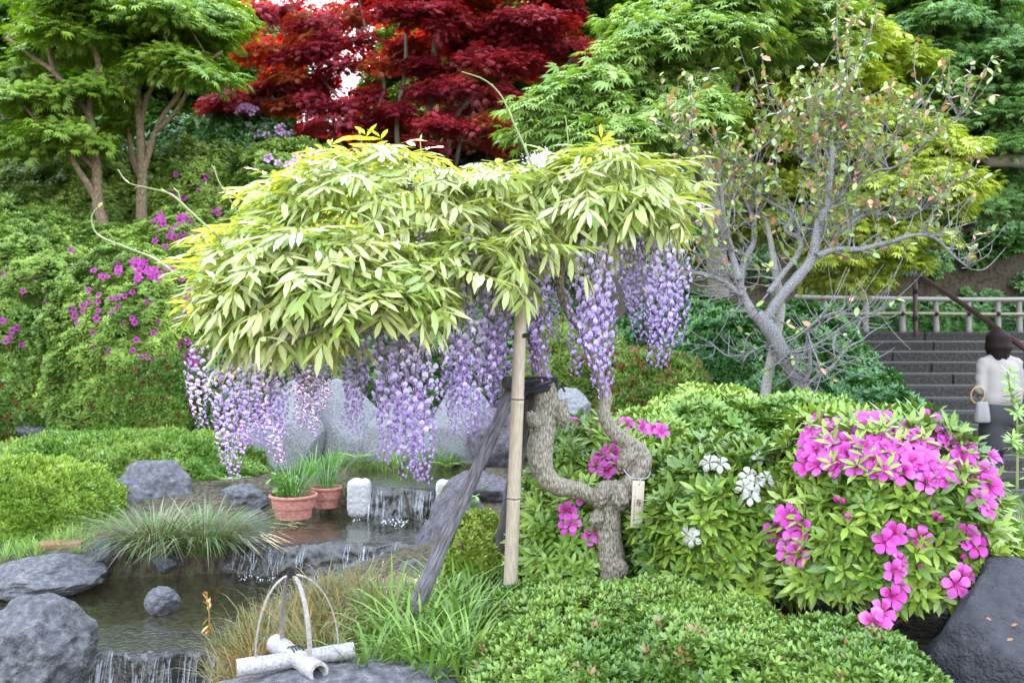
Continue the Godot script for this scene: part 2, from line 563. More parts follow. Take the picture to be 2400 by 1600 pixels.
var pools := [
	[0.46, PackedVector2Array([Vector2(-3.6, 3.3), Vector2(-3.6, 4.05), Vector2(-2.3, 4.1), Vector2(-1.9, 4.35), Vector2(-1.3, 4.45), Vector2(-1.25, 4.66), Vector2(-0.4, 4.66), Vector2(-0.42, 4.2), Vector2(-0.72, 3.95), Vector2(-0.98, 3.6), Vector2(-1.03, 3.34), Vector2(-1.62, 3.34), Vector2(-1.9, 3.3)])],
	[0.59, PackedVector2Array([Vector2(-1.36, 4.5), Vector2(-1.5, 5.32), Vector2(-0.4, 5.32), Vector2(-0.38, 4.5)])],
	[0.75, PackedVector2Array([Vector2(-0.9, 5.15), Vector2(-1.0, 5.85), Vector2(-0.1, 5.85), Vector2(-0.3, 5.15)])],
	[0.06, PackedVector2Array([Vector2(-2.2, 2.0), Vector2(-1.9, 3.48), Vector2(-0.95, 3.48), Vector2(-0.85, 2.0)])],
]

func high(x: float, d: float) -> float:
	x = clampf(x, COLS[0], COLS[-1])
	d = clampf(d, ROWS[0], ROWS[-1])
	var i := 0
	while i < COLS.size() - 2 and x > COLS[i + 1]: i += 1
	var j := 0
	while j < ROWS.size() - 2 and d > ROWS[j + 1]: j += 1
	var u: float = (x - COLS[i]) / (COLS[i + 1] - COLS[i])
	var w: float = (d - ROWS[j]) / (ROWS[j + 1] - ROWS[j])
	u = lerpf(u, u * u * (3 - 2 * u), 0.5)
	w = lerpf(w, w * w * (3 - 2 * w), 0.5)
	return lerpf(lerpf(HIGH[j][i], HIGH[j][i + 1], u), lerpf(HIGH[j + 1][i], HIGH[j + 1][i + 1], u), w)

func inside(poly: PackedVector2Array, q: Vector2) -> float:
	var best := 1e9
	for k in poly.size():
		best = minf(best, q.distance_to(Geometry2D.get_closest_point_to_segment(q, poly[k], poly[(k + 1) % poly.size()])))
	return best if Geometry2D.is_point_in_polygon(q, poly) else -best

func ground_at(x: float, d: float) -> float:
	var h := high(x, d) + 0.02 * noise.get_noise_2d(x * 60, d * 60)
	if x > -4 and x < 0.3 and d > 1.8 and d < 6.2:
		var q := Vector2(x, d)
		var si := []
		for k in 4: si.append(inside(pools[k][1], q))
		for k in 3:
			if si[k] > -0.25 and si[k] < 0.0: h = maxf(h, lerpf(pools[k][0] + 0.05, h, clampf(-si[k] / 0.25, 0, 1)))
		for k in [2, 1, 0, 3]:
			if si[k] >= 0.0:
				var level: float = pools[k][0]
				h = lerpf(minf(h, level + 0.05), level - 0.13, smoothstep(0.0, 0.12, si[k]))
	return h

func make_ground() -> void:
	var xs := PackedFloat32Array([-140, -80, -50, -30, -20, -14, -10])
	var x := -8.0
	while x < 9.01:
		xs.push_back(x)
		x += 0.11 if x > -4.2 and x < 0.6 else 0.25
	for k in [12, 16, 24, 36, 60, 90, 140]: xs.push_back(k)
	var ds := PackedFloat32Array([-60, -25, -10, -4, -2, 0, 1])
	var d := 1.5
	while d < 16.0:
		ds.push_back(d)
		d += 0.09 if d > 1.9 and d < 6.2 else 0.25
	for k in [17, 18.5, 20, 23, 26, 30, 40, 50, 60, 80, 110, 140, 200]: ds.push_back(k)
	var s := Shape.new()
	for j in ds.size():
		for i in xs.size():
			s.p(Vector3(xs[i], ground_at(xs[i], ds[j]), -ds[j]))
	var w := xs.size()
	for j in ds.size() - 1:
		for i in w - 1:
			var a := j * w + i
			s.q(a, a + w, a + w + 1, a + 1)
	tag(part("ground", s, M.soil), "", "", "", "structure")

func pool(k: int, called: String) -> void:
	var level: float = pools[k][0]
	var poly: PackedVector2Array = pools[k][1]
	var lo := Vector2(9, 9)
	var hi := Vector2(-9, -9)
	for q in poly:
		lo = lo.min(q)
		hi = hi.max(q)
	var step := 0.025
	var nx := int((hi.x - lo.x) / step) + 4
	var nd := int((hi.y - lo.y) / step) + 4
	var s := Shape.new()
	var ok := {}
	for j in nd:
		for i in nx:
			var q := Vector2(lo.x - 0.05 + i * step, lo.y - 0.05 + j * step)
			var amp := 0.0035 if k == 0 else 0.0014
			if k == 0 and q.x > -1.7: amp *= 1.0 + 1.1 * clampf((3.75 - q.y) * 2.0, 0, 1.4) + 1.5 * clampf((q.y - 4.2) * 3, 0, 1)
			var h := amp * (noise.get_noise_2d(q.x * 120 + 40 * k, q.y * 230) + 0.6 * noise.get_noise_2d(q.x * 260, q.y * 420))
			s.p(Vector3(q.x, level + h, -q.y))
			s.uv.push_back(q)
			ok[j * nx + i] = inside(poly, q) > -0.04
	for j in nd - 1:
		for i in nx - 1:
			var a := j * nx + i
			if ok[a] and ok[a + 1] and ok[a + nx] and ok[a + nx + 1]:
				s.q(a, a + nx, a + nx + 1, a + 1)
	tag(part(called, s, M.water), "", "", "", "structure")


# ------------------------------------------------------------------ plants

const EYES := Vector3(0, EYE, 0)
var outline := {}

func make_leaf_meshes() -> void:
	# shoots of azalea: broad whorls near the camera, small ones for clipped hedges
	L.big = []
	for k in 6: L.big.append(whorl(7, 0.058, 0.0175, 0.22 + 0.1 * (k % 3), 0.22, 2).mesh(M.gloss))
	L.mid = []
	for k in 4: L.mid.append(whorl(8, 0.045, 0.016, 0.35, 0.2, 2).mesh(M.gloss))
	L.bank = []
	for k in 4: L.bank.append(whorl(8, 0.043, 0.016, 0.4, 0.2, 2).mesh(M.bank))
	L.far = []
	for k in 3: L.far.append(whorl(8, 0.055, 0.021, 0.35, 0.2, 2, false).mesh(M.bank))
	L.small = []
	for k in 4: L.small.append(whorl(6, 0.024, 0.0095, 0.55, 0.1, 3, false, 0.4).mesh(M.gloss))
	L.tiny = []
	for k in 4: L.tiny.append(whorl(6, 0.026, 0.0115, 0.5, 0.12, 2, true, 0.45).mesh(M.gloss))
	L.maple = []
	for k in 4: L.maple.append(maple_spray(10, 0.3, 0.075).mesh(M.matte))
	L.maple_near = []
	for k in 4: L.maple_near.append(maple_spray(9, 0.3, 0.095).mesh(M.matte))
	L.red = []
	for k in 4: L.red.append(maple_spray(12, 0.34, 0.08).mesh(M.red_leaf))
	L.broad = []
	for k in 3: L.broad.append(whorl(9, 0.12, 0.06, 0.3, 0.3, 2, false).mesh(M.gloss))
	# azalea flowers
	L.flower = []
	for k in 9: L.flower.append(azalea_flower(0.033, Color(0.52, 0.075, 0.45).lerp(Color(0.62, 0.17, 0.56), [0.0, 0.5, 1.0][k % 3]), Color(0.44, 0.018, 0.19), k % 3 == 2).mesh(M.petal))
	L.white_flower = []
	for k in 3: L.white_flower.append(azalea_flower(0.034, Color(0.5, 0.5, 0.46), Color(0.42, 0.46, 0.34), true, 0.85).mesh(M.petal))
	L.pink_small = []
	for k in 3: L.pink_small.append(azalea_flower(0.027, Color(0.34, 0.035, 0.28), Color(0.25, 0.015, 0.14), false).mesh(M.petal))
	L.pale_small = []
	for k in 2: L.pale_small.append(azalea_flower(0.045, Color(0.62, 0.4, 0.66), Color(0.5, 0.25, 0.5), false).mesh(M.petal))
	L.bud = []
	for k in 2: L.bud.append(flower_bud().mesh(M.petal))

func azalea_flower(r: float, rim: Color, deep: Color, nodding: bool, wide := 1.0) -> Shape:
	var s := Shape.new()
	for k in 5:
		var a := TAU * k / 5 + rr(-0.1, 0.1)
		var out := Vector3(cos(a), 0, sin(a))
		var side := Vector3(-sin(a), 0, cos(a))
		var st := [[0.06, 0.0, 0.05], [0.3, 0.34, 0.17], [0.62, 0.5, 0.38], [0.88, 0.5, 0.38], [1.06, 0.42, 0.12]]
		var last := []
		var curl := rr(-0.14, 0.14) - (0.15 if nodding else 0.0) - (rr(0.0, 0.9) if wide < 1.0 else 0.0)
		for j in st.size():
			var q: Array = st[j]
			var y: float = r * (q[1] + curl * q[0] * q[0])
			var c := deep.lerp(rim, clampf(q[0] * 0.95, 0, 1)) * rr(0.88, 1.12)
			var spot := c
			if k == 0 and j in [1, 2]: spot = Color(deep.r * 0.75, deep.g * 0.5, deep.b * 0.6)
			var row := [s.p(out * r * q[0] - side * r * q[2] * wide + Vector3(0, y + r * 0.09 * rr(-1, 1), 0), c), s.p(out * r * q[0] * 1.02 + Vector3(0, y - r * 0.05, 0), spot), s.p(out * r * q[0] + side * r * q[2] * wide + Vector3(0, y + r * 0.09 * rr(-1, 1), 0), c)]
			if j:
				s.q(last[0], row[0], row[1], last[1])
				s.q(last[1], row[1], row[2], last[2])
			last = row
	for k in 5:
		var a := rr(0, TAU)
		var tip := Vector3(cos(a) * r * 0.25, r * rr(0.75, 1.0), sin(a) * r * 0.25)
		var w := Vector3(-sin(a), 0, cos(a)) * r * 0.025
		s.t(s.p(-w, rim), s.p(tip, deep * 0.7), s.p(w, rim))
	return s

func flower_bud() -> Shape:
	var s := Shape.new()
	lathe(s, Vector3.ZERO, Vector3.UP, [[0, 0.003], [0.01, 0.007], [0.022, 0.0075], [0.034, 0.001]], 6, Color(0.5, 0.05, 0.32))
	return s

# the outline of a bush: a boxy dome r about base c, lumpy
func dome(c: Vector3, r: Vector3, u: Vector3, k := 1.0) -> Vector3:
	var a := absf(u.x)
	var b := absf(u.y)
	var e := absf(u.z)
	var f := pow(pow(a, 2.6) + pow(b, 2.6) + pow(e, 2.6), -1.0 / 2.6)
	var q := Vector3(u.x * r.x, u.y * r.y, u.z * r.z) * f
	var w := c + q
	f = 1.0 + 0.1 * noise.get_noise_3d(w.x * 22, w.y * 22, w.z * 22) + 0.09 * noise.get_noise_3d(w.x * 55, w.y * 55, w.z * 55)
	return c + q * f * k

func dome_normal(r: Vector3, u: Vector3) -> Vector3:
	return Vector3(u.x / r.x, u.y / r.y, u.z / r.z).normalized()

func any_dir(low := -0.12) -> Vector3:
	var y := rr(low, 1.0)
	var a := rr(0, TAU)
	var h := sqrt(maxf(0.0, 1.0 - y * y))
	return Vector3(cos(a) * h, y, sin(a) * h)

# a bush of leaf shoots; o: n shoots, size, meshes, colours a and b, singles (shoots that are parts of their own), up
func bush(label: String, c: Vector3, r: Vector3, o: Dictionary) -> Node3D:
	var t := thing(o.get("name", "azalea_bush"), label, o.get("category", "bush"), c, o.get("group", ""))
	var s := Shape.new()
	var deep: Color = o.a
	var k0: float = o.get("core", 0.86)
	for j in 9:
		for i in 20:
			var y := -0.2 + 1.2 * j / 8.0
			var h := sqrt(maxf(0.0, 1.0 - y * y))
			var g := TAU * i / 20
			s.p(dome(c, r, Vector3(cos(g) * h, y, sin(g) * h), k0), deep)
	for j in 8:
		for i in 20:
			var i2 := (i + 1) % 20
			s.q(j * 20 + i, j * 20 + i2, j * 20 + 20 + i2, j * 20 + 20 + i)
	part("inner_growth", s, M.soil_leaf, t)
	var xs := []
	var cs := []
	var put := 0
	var size: float = o.get("size", 1.0)
	var depth: float = o.get("depth", 0.1)
	var want: int = o.n
	var guard := 0
	var w := Vector3(r.y * r.z, r.x * r.z, r.x * r.y)
	var wm := maxf(w.x, maxf(w.y, w.z))
	while put < want and guard < want * 8:
		guard += 1
		var u := any_dir(o.get("low", -0.1))
		# even over the surface of a dome of unequal radii
		if rng.randf() > (absf(u.x) * w.x + absf(u.y) * w.y + absf(u.z) * w.z) / wm: continue
		var nn := dome_normal(r, u)
		var q := dome(c, r, u, 1.0 - depth * rng.randf() * rng.randf())
		var eye := (EYES - q).normalized()
		if nn.dot(eye) < -0.45: continue
		if o.get("gaps", 0.0) > 0.0 and noise.get_noise_3d(q.x * 90, q.y * 90, q.z * 90) > 0.55 - o.get("gaps", 0.0): continue
		var up = (nn + Vector3.UP * o.get("up", 0.5) + rball() * 0.45).normalized()
		xs.append(Transform3D(upright(up, rr(0, TAU), size * rr(0.7, 1.25)), q))
		var tone := clampf(0.5 + 1.1 * noise.get_noise_3d(q.x * 16 + 7, q.y * 16, q.z * 16) + rr(-0.35, 0.35), 0, 1)
		var col: Color = deep.lerp(o.b, tone)
		if o.has("odd") and rng.randf() < o.odd[1]: col = o.odd[0]
		var f := rr(0.85, 1.15)
		cs.append(Color(col.r * f, col.g * f, col.b * f))
		put += 1
	var meshes: Array = o.mesh
	var singles: int = o.get("singles", 0)
	# the shoots nearest the camera are parts
	var order := range(xs.size())
	if singles:
		order.sort_custom(func(x, y): return xs[x].origin.distance_squared_to(EYES) - 0.8 * xs[x].origin.y < xs[y].origin.distance_squared_to(EYES) - 0.8 * xs[y].origin.y)
		var tinted := []
		for k in meshes.size() * 3:
			tinted.append(tint(meshes[k % meshes.size()], deep.lerp(o.b, [0.15, 0.5, 0.9][k / meshes.size()])))
		for k in mini(singles, order.size()):
			copy_part("leaf_shoot", tinted[rng.randi() % tinted.size()], xs[order[k]], t)
	var groups := []
	for k in meshes.size(): groups.append([[], []])
	for k in range(singles, order.size()):
		var g := rng.randi() % meshes.size()
		groups[g][0].append(xs[order[k]])
		groups[g][1].append(cs[order[k]])
	for k in meshes.size():
		if groups[k][0].size(): many("foliage", meshes[k], groups[k][0], groups[k][1], t)
	outline[t] = [c, r]
	return t

# the same mesh with every vertex colour multiplied
func tint(m: ArrayMesh, col: Color) -> ArrayMesh:
	var a := m.surface_get_arrays(0)
	var c: PackedColorArray = a[Mesh.ARRAY_COLOR]
	for k in c.size(): c[k] = Color(c[k].r * col.r, c[k].g * col.g, c[k].b * col.b)
	a[Mesh.ARRAY_COLOR] = c
	var out := ArrayMesh.new()
	out.add_surface_from_arrays(Mesh.PRIMITIVE_TRIANGLES, a)
	out.surface_set_material(0, m.surface_get_material(0))
	return out

# where the sight line through a photo point meets a bush
func on_bush(t: Node3D, px: float, py: float) -> Array:
	var c: Vector3 = outline[t][0]
	var r: Vector3 = outline[t][1]
	var dir := at(px, py, 1.0) - EYES
	var d := c.distance_to(EYES) - r.length()
	var best := 1e9
	var spot := c
	for k in 400:
		var q := EYES + dir * d
		var e := (q - c) / r
		var f := pow(absf(e.x), 2.6) + pow(absf(e.y), 2.6) + pow(absf(e.z), 2.6)
		if f < best:
			best = f
			spot = q
		if f < 1.05: break
		d += 0.01
	var n := ((spot - c) / (r * r)).normalized()
	return [spot, n]

func flower_at(t: Node3D, called: String, meshes: Array, px: float, py: float, size: float) -> void:
	var h := on_bush(t, px, py)
	var up: Vector3 = (h[1] + (EYES - h[0]).normalized() * 0.7 + Vector3.UP * 0.15 + rball() * 0.45).normalized()
	copy_part(called, meshes[rng.randi() % meshes.size()], Transform3D(upright(up, rr(0, TAU), size), h[0] + h[1] * 0.02), t)

# flowers strewn over the part of a bush that lies inside a circle of the photo
func flowers(t: Node3D, called: String, meshes: Array, count: int, px: float, py: float, rx: float, ry: float, size: float) -> void:
	for k in count:
		var a := rr(0, TAU)
		var m := sqrt(rng.randf())
		flower_at(t, called, meshes, px + cos(a) * m * rx, py + sin(a) * m * ry, size * rr(0.8, 1.15))

# ------------------------------------------------------------------ trees

# limbs: [[[px, py, d, radius], ...], ...]; pads: [[px, py, d, r_px], ...] of flat foliage
func tree(label: String, category: String, called: String, limbs: Array, pads: Array, o: Dictionary) -> Node3D:
	var first: Array = limbs[0][0]
	var base := at(first[0], first[1], first[2])
	if o.get("ground", false): base.y = high(base.x, -base.z) - 0.05
	var t := thing(called, label, category, base, o.get("group", ""))
	var bark: Material = o.get("bark", M.bark)
	var s := Shape.new()
	var spots := []
	for k in limbs.size():
		var keys := []
		for q in limbs[k]: keys.append([at(q[0], q[1], q[2]), q[3]])
		if k == 0 and o.get("ground", false): keys[0][0] = base
		var cv := curve(keys, 6)
		if k == 0 or not o.get("separate", true):
			tube(s, cv, 12, Color.WHITE, 0.16)
		else:
			var b := Shape.new()
			tube(b, cv, 9, Color.WHITE, 0.14)
			part("limb", b, bark, t)
		for j in cv[0].size():
			if j > 4 or k > 0: spots.append([cv[0][j], cv[1][j]])
	part("trunk", s, bark, t)
	var tw := Shape.new()
	var xs := []
	var cs := []
	var meshes: Array = o.mesh
	for pd in pads:
		var c := at(pd[0], pd[1], pd[2])
		var r: float = pd[3] / F * pd[2]
		var flat: float = o.get("flat", 0.3)
		# twig from the nearest limb, which lies lower
		var near = null
		var bd := 1e9
		for q in spots:
			var df: Vector3 = c - q[0]
			var dd: float = df.length() + (0.6 if q[0].y > c.y + 0.1 else 0.0)
			if dd < bd:
				bd = dd
				near = q
		if near and bd < o.get("reach", 2.5):
			var e: Vector3 = near[0]
			var m := e.lerp(c, 0.5) + rball() * bd * 0.1 + Vector3(0, bd * 0.05, 0)
			tube(tw, curve([[e, minf(near[1] * 0.6, 0.02)], [m, minf(near[1] * 0.4, 0.012)], [c, 0.004]], 4), 5)
			for k in 5:
				var tip := c + Vector3(rr(-1, 1) * r, rr(-0.3, 0.3) * r * flat, rr(-1, 1) * r)
				tube(tw, curve([[m.lerp(c, rng.randf()), 0.006], [m.lerp(tip, 0.6) + rball() * r * 0.1, 0.004], [tip, 0.002]], 3), 3)
		var lump := rball() * 9.0
		var n := int(o.n * pow(r / o.get("r0", 0.35), 1.7))
		var outward := Vector3(c.x - base.x, 0, c.z - base.z).normalized()
		for k in n:
			var a := rr(0, TAU)
			var m := sqrt(rng.randf())
			var q := Vector3(cos(a) * m, rr(-1, 1) * flat * (1.0 - 0.6 * m), sin(a) * m)
			q.y -= 0.35 * m * m * flat + 0.15 * outward.dot(Vector3(q.x, 0, q.z)) 
			var w := c + q * r
			if noise.get_noise_3d(w.x * 45 + lump.x, w.y * 70, w.z * 45) > o.get("hole", 0.32): continue
			var z := (Vector3(q.x, -0.12 - 0.3 * m, q.z).normalized() + outward * 0.5 + rball() * 0.5).normalized()
			xs.append(Transform3D(along(z, (Vector3.UP + rball() * 0.35).normalized(), o.get("size", 1.0) * rr(0.7, 1.2)), w))
			var tone := clampf(rng.randf() * 0.7 + 0.3 * (lump.x * 0.05 + 0.5), 0, 1)
			var col: Color = o.a.lerp(o.b, tone)
			if o.has("odd") and lump.y > 9.0 - 18.0 * o.odd[1]: col = o.odd[0]
			var f := rr(0.82, 1.18)
			cs.append(Color(col.r * f, col.g * f, col.b * f))
	if tw.v.size():
		tag(part("twigs", tw, bark, t), "", "", "", "stuff")
	var groups := []
	for k in meshes.size(): groups.append([[], []])
	for k in xs.size():
		var g := k % meshes.size()
		groups[g][0].append(xs[k])
		groups[g][1].append(cs[k])
	for k in meshes.size():
		if groups[k][0].size(): many("crown", meshes[k], groups[k][0], groups[k][1], t)
	return t

# pads spread at random over an ellipse of the photo
func spread(px: float, py: float, rx: float, ry: float, d0: float, d1: float, n: int, r0: float, r1: float) -> Array:
	var out := []
	for k in n:
		var a := rr(0, TAU)
		var m := sqrt(rng.randf())
		out.append([px + cos(a) * m * rx, py + sin(a) * m * ry, rr(d0, d1), rr(r0, r1)])
	return out

func limb_px(rows: Array, d: float, r0: float, r1: float, d1 := 0.0) -> Array:
	var out := []
	for k in rows.size():
		var t := float(k) / (rows.size() - 1)
		out.append([rows[k][0], rows[k][1], lerpf(d, d1 if d1 else d, t), lerpf(r0, r1, t)])
	return out

# blades of grass, rooted at y 0, leaning every way
func blades(count: int, length: float, width: float, lean: float, spread_: float, bend: float) -> Shape:
	var s := Shape.new()
	for k in count:
		var a := rr(0, TAU)
		var out := Vector3(cos(a), 0, sin(a))
		var side := Vector3(-sin(a), 0, cos(a))
		var o := out * spread_ * sqrt(rng.randf())
		var ln := length * rr(0.55, 1.1)
		var le := lean * rr(0.2, 1.2)
		var b := bend * rr(0.3, 1.3)
		var v := rr(0.75, 1.25)
		var col := Color(v, v, v * rr(0.8, 1.1))
		var pr := []
		for j in 5:
			var f := j / 4.0
			var c := o + Vector3.UP * ln * (f - b * f * f * f * 0.75) + out * ln * (le * f + b * f * f * 0.9)
			var w = width * 0.5 * [0.7, 1.0, 0.9, 0.6, 0.0][j]
			if j == 4:
				var tip := s.p(c, col)
				s.t(pr[0], tip, pr[1])
			else:
				var n := [s.p(c - side * w, col), s.p(c + side * w, col)]
				if j: s.q(pr[0], n[0], n[1], pr[1])
				pr = n
	return s


# ------------------------------------------------------------------ the wisteria

func compound_leaf(length: float, pairs: int, ll: float, lw: float, hang: float, curl: float) -> Shape:
	var s := Shape.new()
	var keys := []
	for k in 5:
		var f := k / 4.0
		keys.append([Vector3(0, -curl * length * f * f, length * f * (1.0 - 0.25 * curl * f)), 0.0014 * (1.2 - 0.7 * f)])
	var cv := curve(keys, 3)
	tube(s, cv, 3, Color(0.9, 0.85, 0.6), 0.0, 1.0, false)
	var pts: PackedVector3Array = cv[0]
	for k in pairs * 2 + 1:
		var last := k == pairs * 2
		var f := 1.0 if last else 0.22 + 0.72 * (k / 2) / maxf(pairs - 1.0, 1.0)
		var i := clampi(int(f * (pts.size() - 1)), 0, pts.size() - 2)
		var o := pts[i].lerp(pts[i + 1], clampf(f * (pts.size() - 1) - i, 0, 1))
		var fwd := (pts[i + 1] - pts[i]).normalized()
		var side := Vector3.RIGHT * (1.0 if k % 2 else -1.0)
		var dirv := fwd if last else (side * 0.8 + fwd * rr(0.45, 0.8) - Vector3.UP * hang * rr(0.5, 1.4)).normalized()
		dirv = (dirv + rball() * 0.13).normalized()
		var v := rr(0.85, 1.15)
		var upv := (Vector3.UP + fwd * 0.3 + rball() * 0.3).normalized()
		leaf(s, o, dirv, upv, ll * rr(0.8, 1.15) * (0.85 if k < 2 else 1.0), lw * rr(0.85, 1.15), rr(0.05, 0.35), 0.13, Color(v, v, v * rr(0.75, 1.1)))
	return s

# one flower of the raceme: a wide pale banner standing back over violet wings and keel; z points away from the stalk
func floret(s: Shape, x: Transform3D, size: float, banner: Color, wing: Color) -> void:
	var pts := [Vector3(0, 0.05, 0.1), Vector3(-0.4, 0.25, 0.3), Vector3(-0.34, 0.7, 0.2), Vector3(0, 0.92, 0.05), Vector3(0.34, 0.7, 0.2), Vector3(0.4, 0.25, 0.3), Vector3(0, 0.45, 0.22)]
	var id := []
	for p in pts: id.append(s.p(x * (p * size), banner))
	for k in 6: s.t(id[6], id[k], id[(k + 1) % 6])
	var wp := [Vector3(0, 0.18, 0.1), Vector3(-0.24, 0.12, 0.5), Vector3(0.24, 0.12, 0.5), Vector3(0, -0.16, 0.45), Vector3(0, 0.02, 0.92), Vector3(0, 0.26, 0.5)]
	var w := []
	for p in wp: w.append(s.p(x * (p * size), wing))
	s.t(w[0], w[5], w[1]); s.t(w[0], w[2], w[5]); s.t(w[1], w[5], w[4]); s.t(w[5], w[2], w[4])
	s.t(w[0], w[1], w[3]); s.t(w[0], w[3], w[2]); s.t(w[1], w[4], w[3]); s.t(w[3], w[4], w[2])

func raceme(length: float, count: int, width: float, faded: float) -> Shape:
	var s := Shape.new()
	var bend := Vector3(rr(-0.03, 0.03), 0, rr(-0.03, 0.03))
	var keys := []
	for k in 5:
		var f := k / 4.0
		keys.append([bend * (f - f * f) * 3.0 + Vector3(0, -length * f, 0), 0.0018 * (1.1 - 0.7 * f)])
	tube(s, curve(keys, 3), 4, Color(0.22, 0.16, 0.2), 0.0, 1.0, false)
	for k in count:
		var f := pow((k + rr(0, 0.8)) / count, 0.9)
		var a := k * 2.39996 + rr(-0.3, 0.3)
		var out := Vector3(cos(a), 0, sin(a))
		var r := width * (1.0 - 0.62 * f) * rr(0.6, 1.1)
		var o := bend * (f - f * f) * 3.0 + Vector3(0, -length * f, 0)
		var q := o + out * r + Vector3(0, -0.35 * r, 0)
		var st := s.v.size()
		var side := Vector3(-sin(a), 0, cos(a)) * 0.0009
		var stalk := Color(0.2, 0.12, 0.22)
		s.p(o - side, stalk); s.p(o + side, stalk); s.p(q, stalk)
		s.t(st, st + 1, st + 2)
		var size := 0.021 * (1.0 - 0.5 * smoothstep(0.55, 1.0, f)) * rr(0.85, 1.15)
		var old := clampf((0.45 - f) * 1.6 * faded + rr(-0.2, 0.2), 0, 1)
		var banner := Color(0.62, 0.52, 0.79).lerp(Color(0.8, 0.76, 0.76), old).lerp(Color(0.46, 0.31, 0.68), smoothstep(0.7, 1.0, f)) * rr(0.9, 1.1)
		var wing := Color(0.34, 0.18, 0.53).lerp(Color(0.58, 0.48, 0.6), old) * rr(0.85, 1.15)
		floret(s, Transform3D(along(out + Vector3(0, -0.75, 0) + rball() * 0.4, Vector3.UP + out * 0.4 + rball() * 0.4), q), size, banner, wing)
	return s

func make_wisteria() -> void:
	var base := at(1436, 1385, 3.0)
	var t := thing("wisteria_tree", "wisteria trained as a small standard, pale green leaves over hanging lilac flowers", "wisteria", base)
	# trunk and its two limbs, one continuous surface each, meeting in the burr
	var tr := Shape.new()
	tube(tr, curve([[at(1444, 1405, 3.0), 0.064], [at(1437, 1350, 3.0), 0.046], [at(1428, 1270, 3.0), 0.039], [at(1427, 1200, 3.0), 0.04], [at(1432, 1172, 3.0), 0.05], [at(1436, 1145, 3.0), 0.045], [at(1440, 1128, 3.0), 0.02]], 9), 28, Color.WHITE, 0.26, 17)
	part("trunk", tr, M.bark, t)
	var lb := Shape.new()
	tube(lb, curve([[at(1425, 1180, 3.0), 0.0313], [at(1395, 1166, 2.99), 0.0313], [at(1350, 1146, 2.97), 0.0278], [at(1305, 1138, 2.96), 0.0296], [at(1272, 1110, 2.96), 0.0348], [at(1264, 1060, 2.97), 0.0365], [at(1272, 1010, 2.98), 0.0365], [at(1282, 965, 3.0), 0.0400], [at(1280, 930, 3.0), 0.0348], [at(1276, 905, 3.0), 0.0322], [at(1262, 840, 3.02), 0.0261], [at(1256, 780, 3.02), 0.0261], [at(1262, 700, 3.04), 0.0226], [at(1250, 620, 3.05), 0.0174], [at(1200, 540, 3.03), 0.0139]], 8), 24, Color.WHITE, 0.26, 17)
	part("limb", lb, M.bark, t)
	var rb := Shape.new()
	tube(rb, curve([[at(1430, 1178, 3.0), 0.0348], [at(1472, 1142, 3.0), 0.0348], [at(1500, 1098, 3.01), 0.0348], [at(1500, 1062, 3.02), 0.0296], [at(1470, 1036, 3.04), 0.0244], [at(1436, 1010, 3.06), 0.0226], [at(1416, 970, 3.08), 0.0209], [at(1421, 930, 3.1), 0.0191], [at(1408, 890, 3.1), 0.0183], [at(1384, 830, 3.1), 0.0174], [at(1366, 780, 3.08), 0.0165], [at(1334, 730, 3.06), 0.0157], [at(1312, 660, 3.06), 0.0139], [at(1340, 570, 3.08), 0.0113], [at(1420, 480, 3.12), 0.0087]], 8), 22, Color.WHITE, 0.2, 17)
	part("limb", rb, M.bark, t)
	var kn := stone(Vector3(0.03, 0.04, 0.03), 8, 3, 0.3, 3)
	move(kn, Transform3D(Basis(), at(1318, 968, 2.98)))
	part("knot", kn, M.bark, t)
	for g in [[1470, 1078, 3.0, 0.03, 9], [1400, 1215, 2.975, 0.022, 12], [1262, 1092, 2.945, 0.026, 13], [1452, 1160, 2.96, 0.032, 14], [1410, 1160, 2.965, 0.028, 15], [1455, 1335, 2.965, 0.024, 16], [1252, 985, 2.955, 0.022, 17]]:
		var b := stone(Vector3(g[3], g[3] * 1.4, g[3]), g[4], 2, 0.35, 3)
		move(b, Transform3D(Basis(Vector3.BACK, 0.4 * (g[4] % 3 - 1)), at(g[0], g[1], g[2])))
		part("knot", b, M.bark, t)
	# carrying branches inside the crown
	for g in [[[1250, 620, 3.05], [1100, 560, 3.0], [950, 520, 3.0], [760, 540, 3.05]], [[1250, 620, 3.05], [1050, 640, 2.85], [850, 690, 2.68], [600, 740, 2.6]], [[1200, 540, 3.03], [1000, 450, 3.1], [850, 440, 3.15], [660, 500, 3.15]], [[1340, 570, 3.08], [1450, 520, 3.1], [1560, 510, 3.15]], [[1340, 570, 3.08], [1400, 460, 3.3], [1520, 430, 3.35]], [[850, 690, 2.68], [780, 760, 2.5], [640, 800, 2.45]]]:
		var b := Shape.new()
		var keys := []
		for k in g.size(): keys.append([at(g[k][0], g[k][1], g[k][2]), 0.013 - 0.003 * k])
		tube(b, curve(keys, 5), 8, Color.WHITE, 0.15)
		part("branch", b, M.bark, t)
	# leaves
	var lm := []
	var tones := [Color(0.4, 0.48, 0.15), Color(0.5, 0.56, 0.24), Color(0.42, 0.45, 0.18), Color(0.3, 0.42, 0.1), Color(0.56, 0.61, 0.33)]
	for k in 10:
		var young := k >= 8
		lm.append(compound_leaf(rr(0.16, 0.23) if not young else 0.12, 4 + k % 3, 0.08 if not young else 0.04, 0.0175 if not young else 0.01, [0.0, 0.15, 0.3, 0.55][k % 4], [0.05, 0.18, 0.32, 0.55][k % 4]).mesh(M.wist_leaf))
	var tinted := []
	for k in lm.size():
		for c in tones: tinted.append(tint(lm[k], c))
	# the crown: three shallow cushions [px, py, d, rx px, up, down, rz, leaves]
	var xs := []
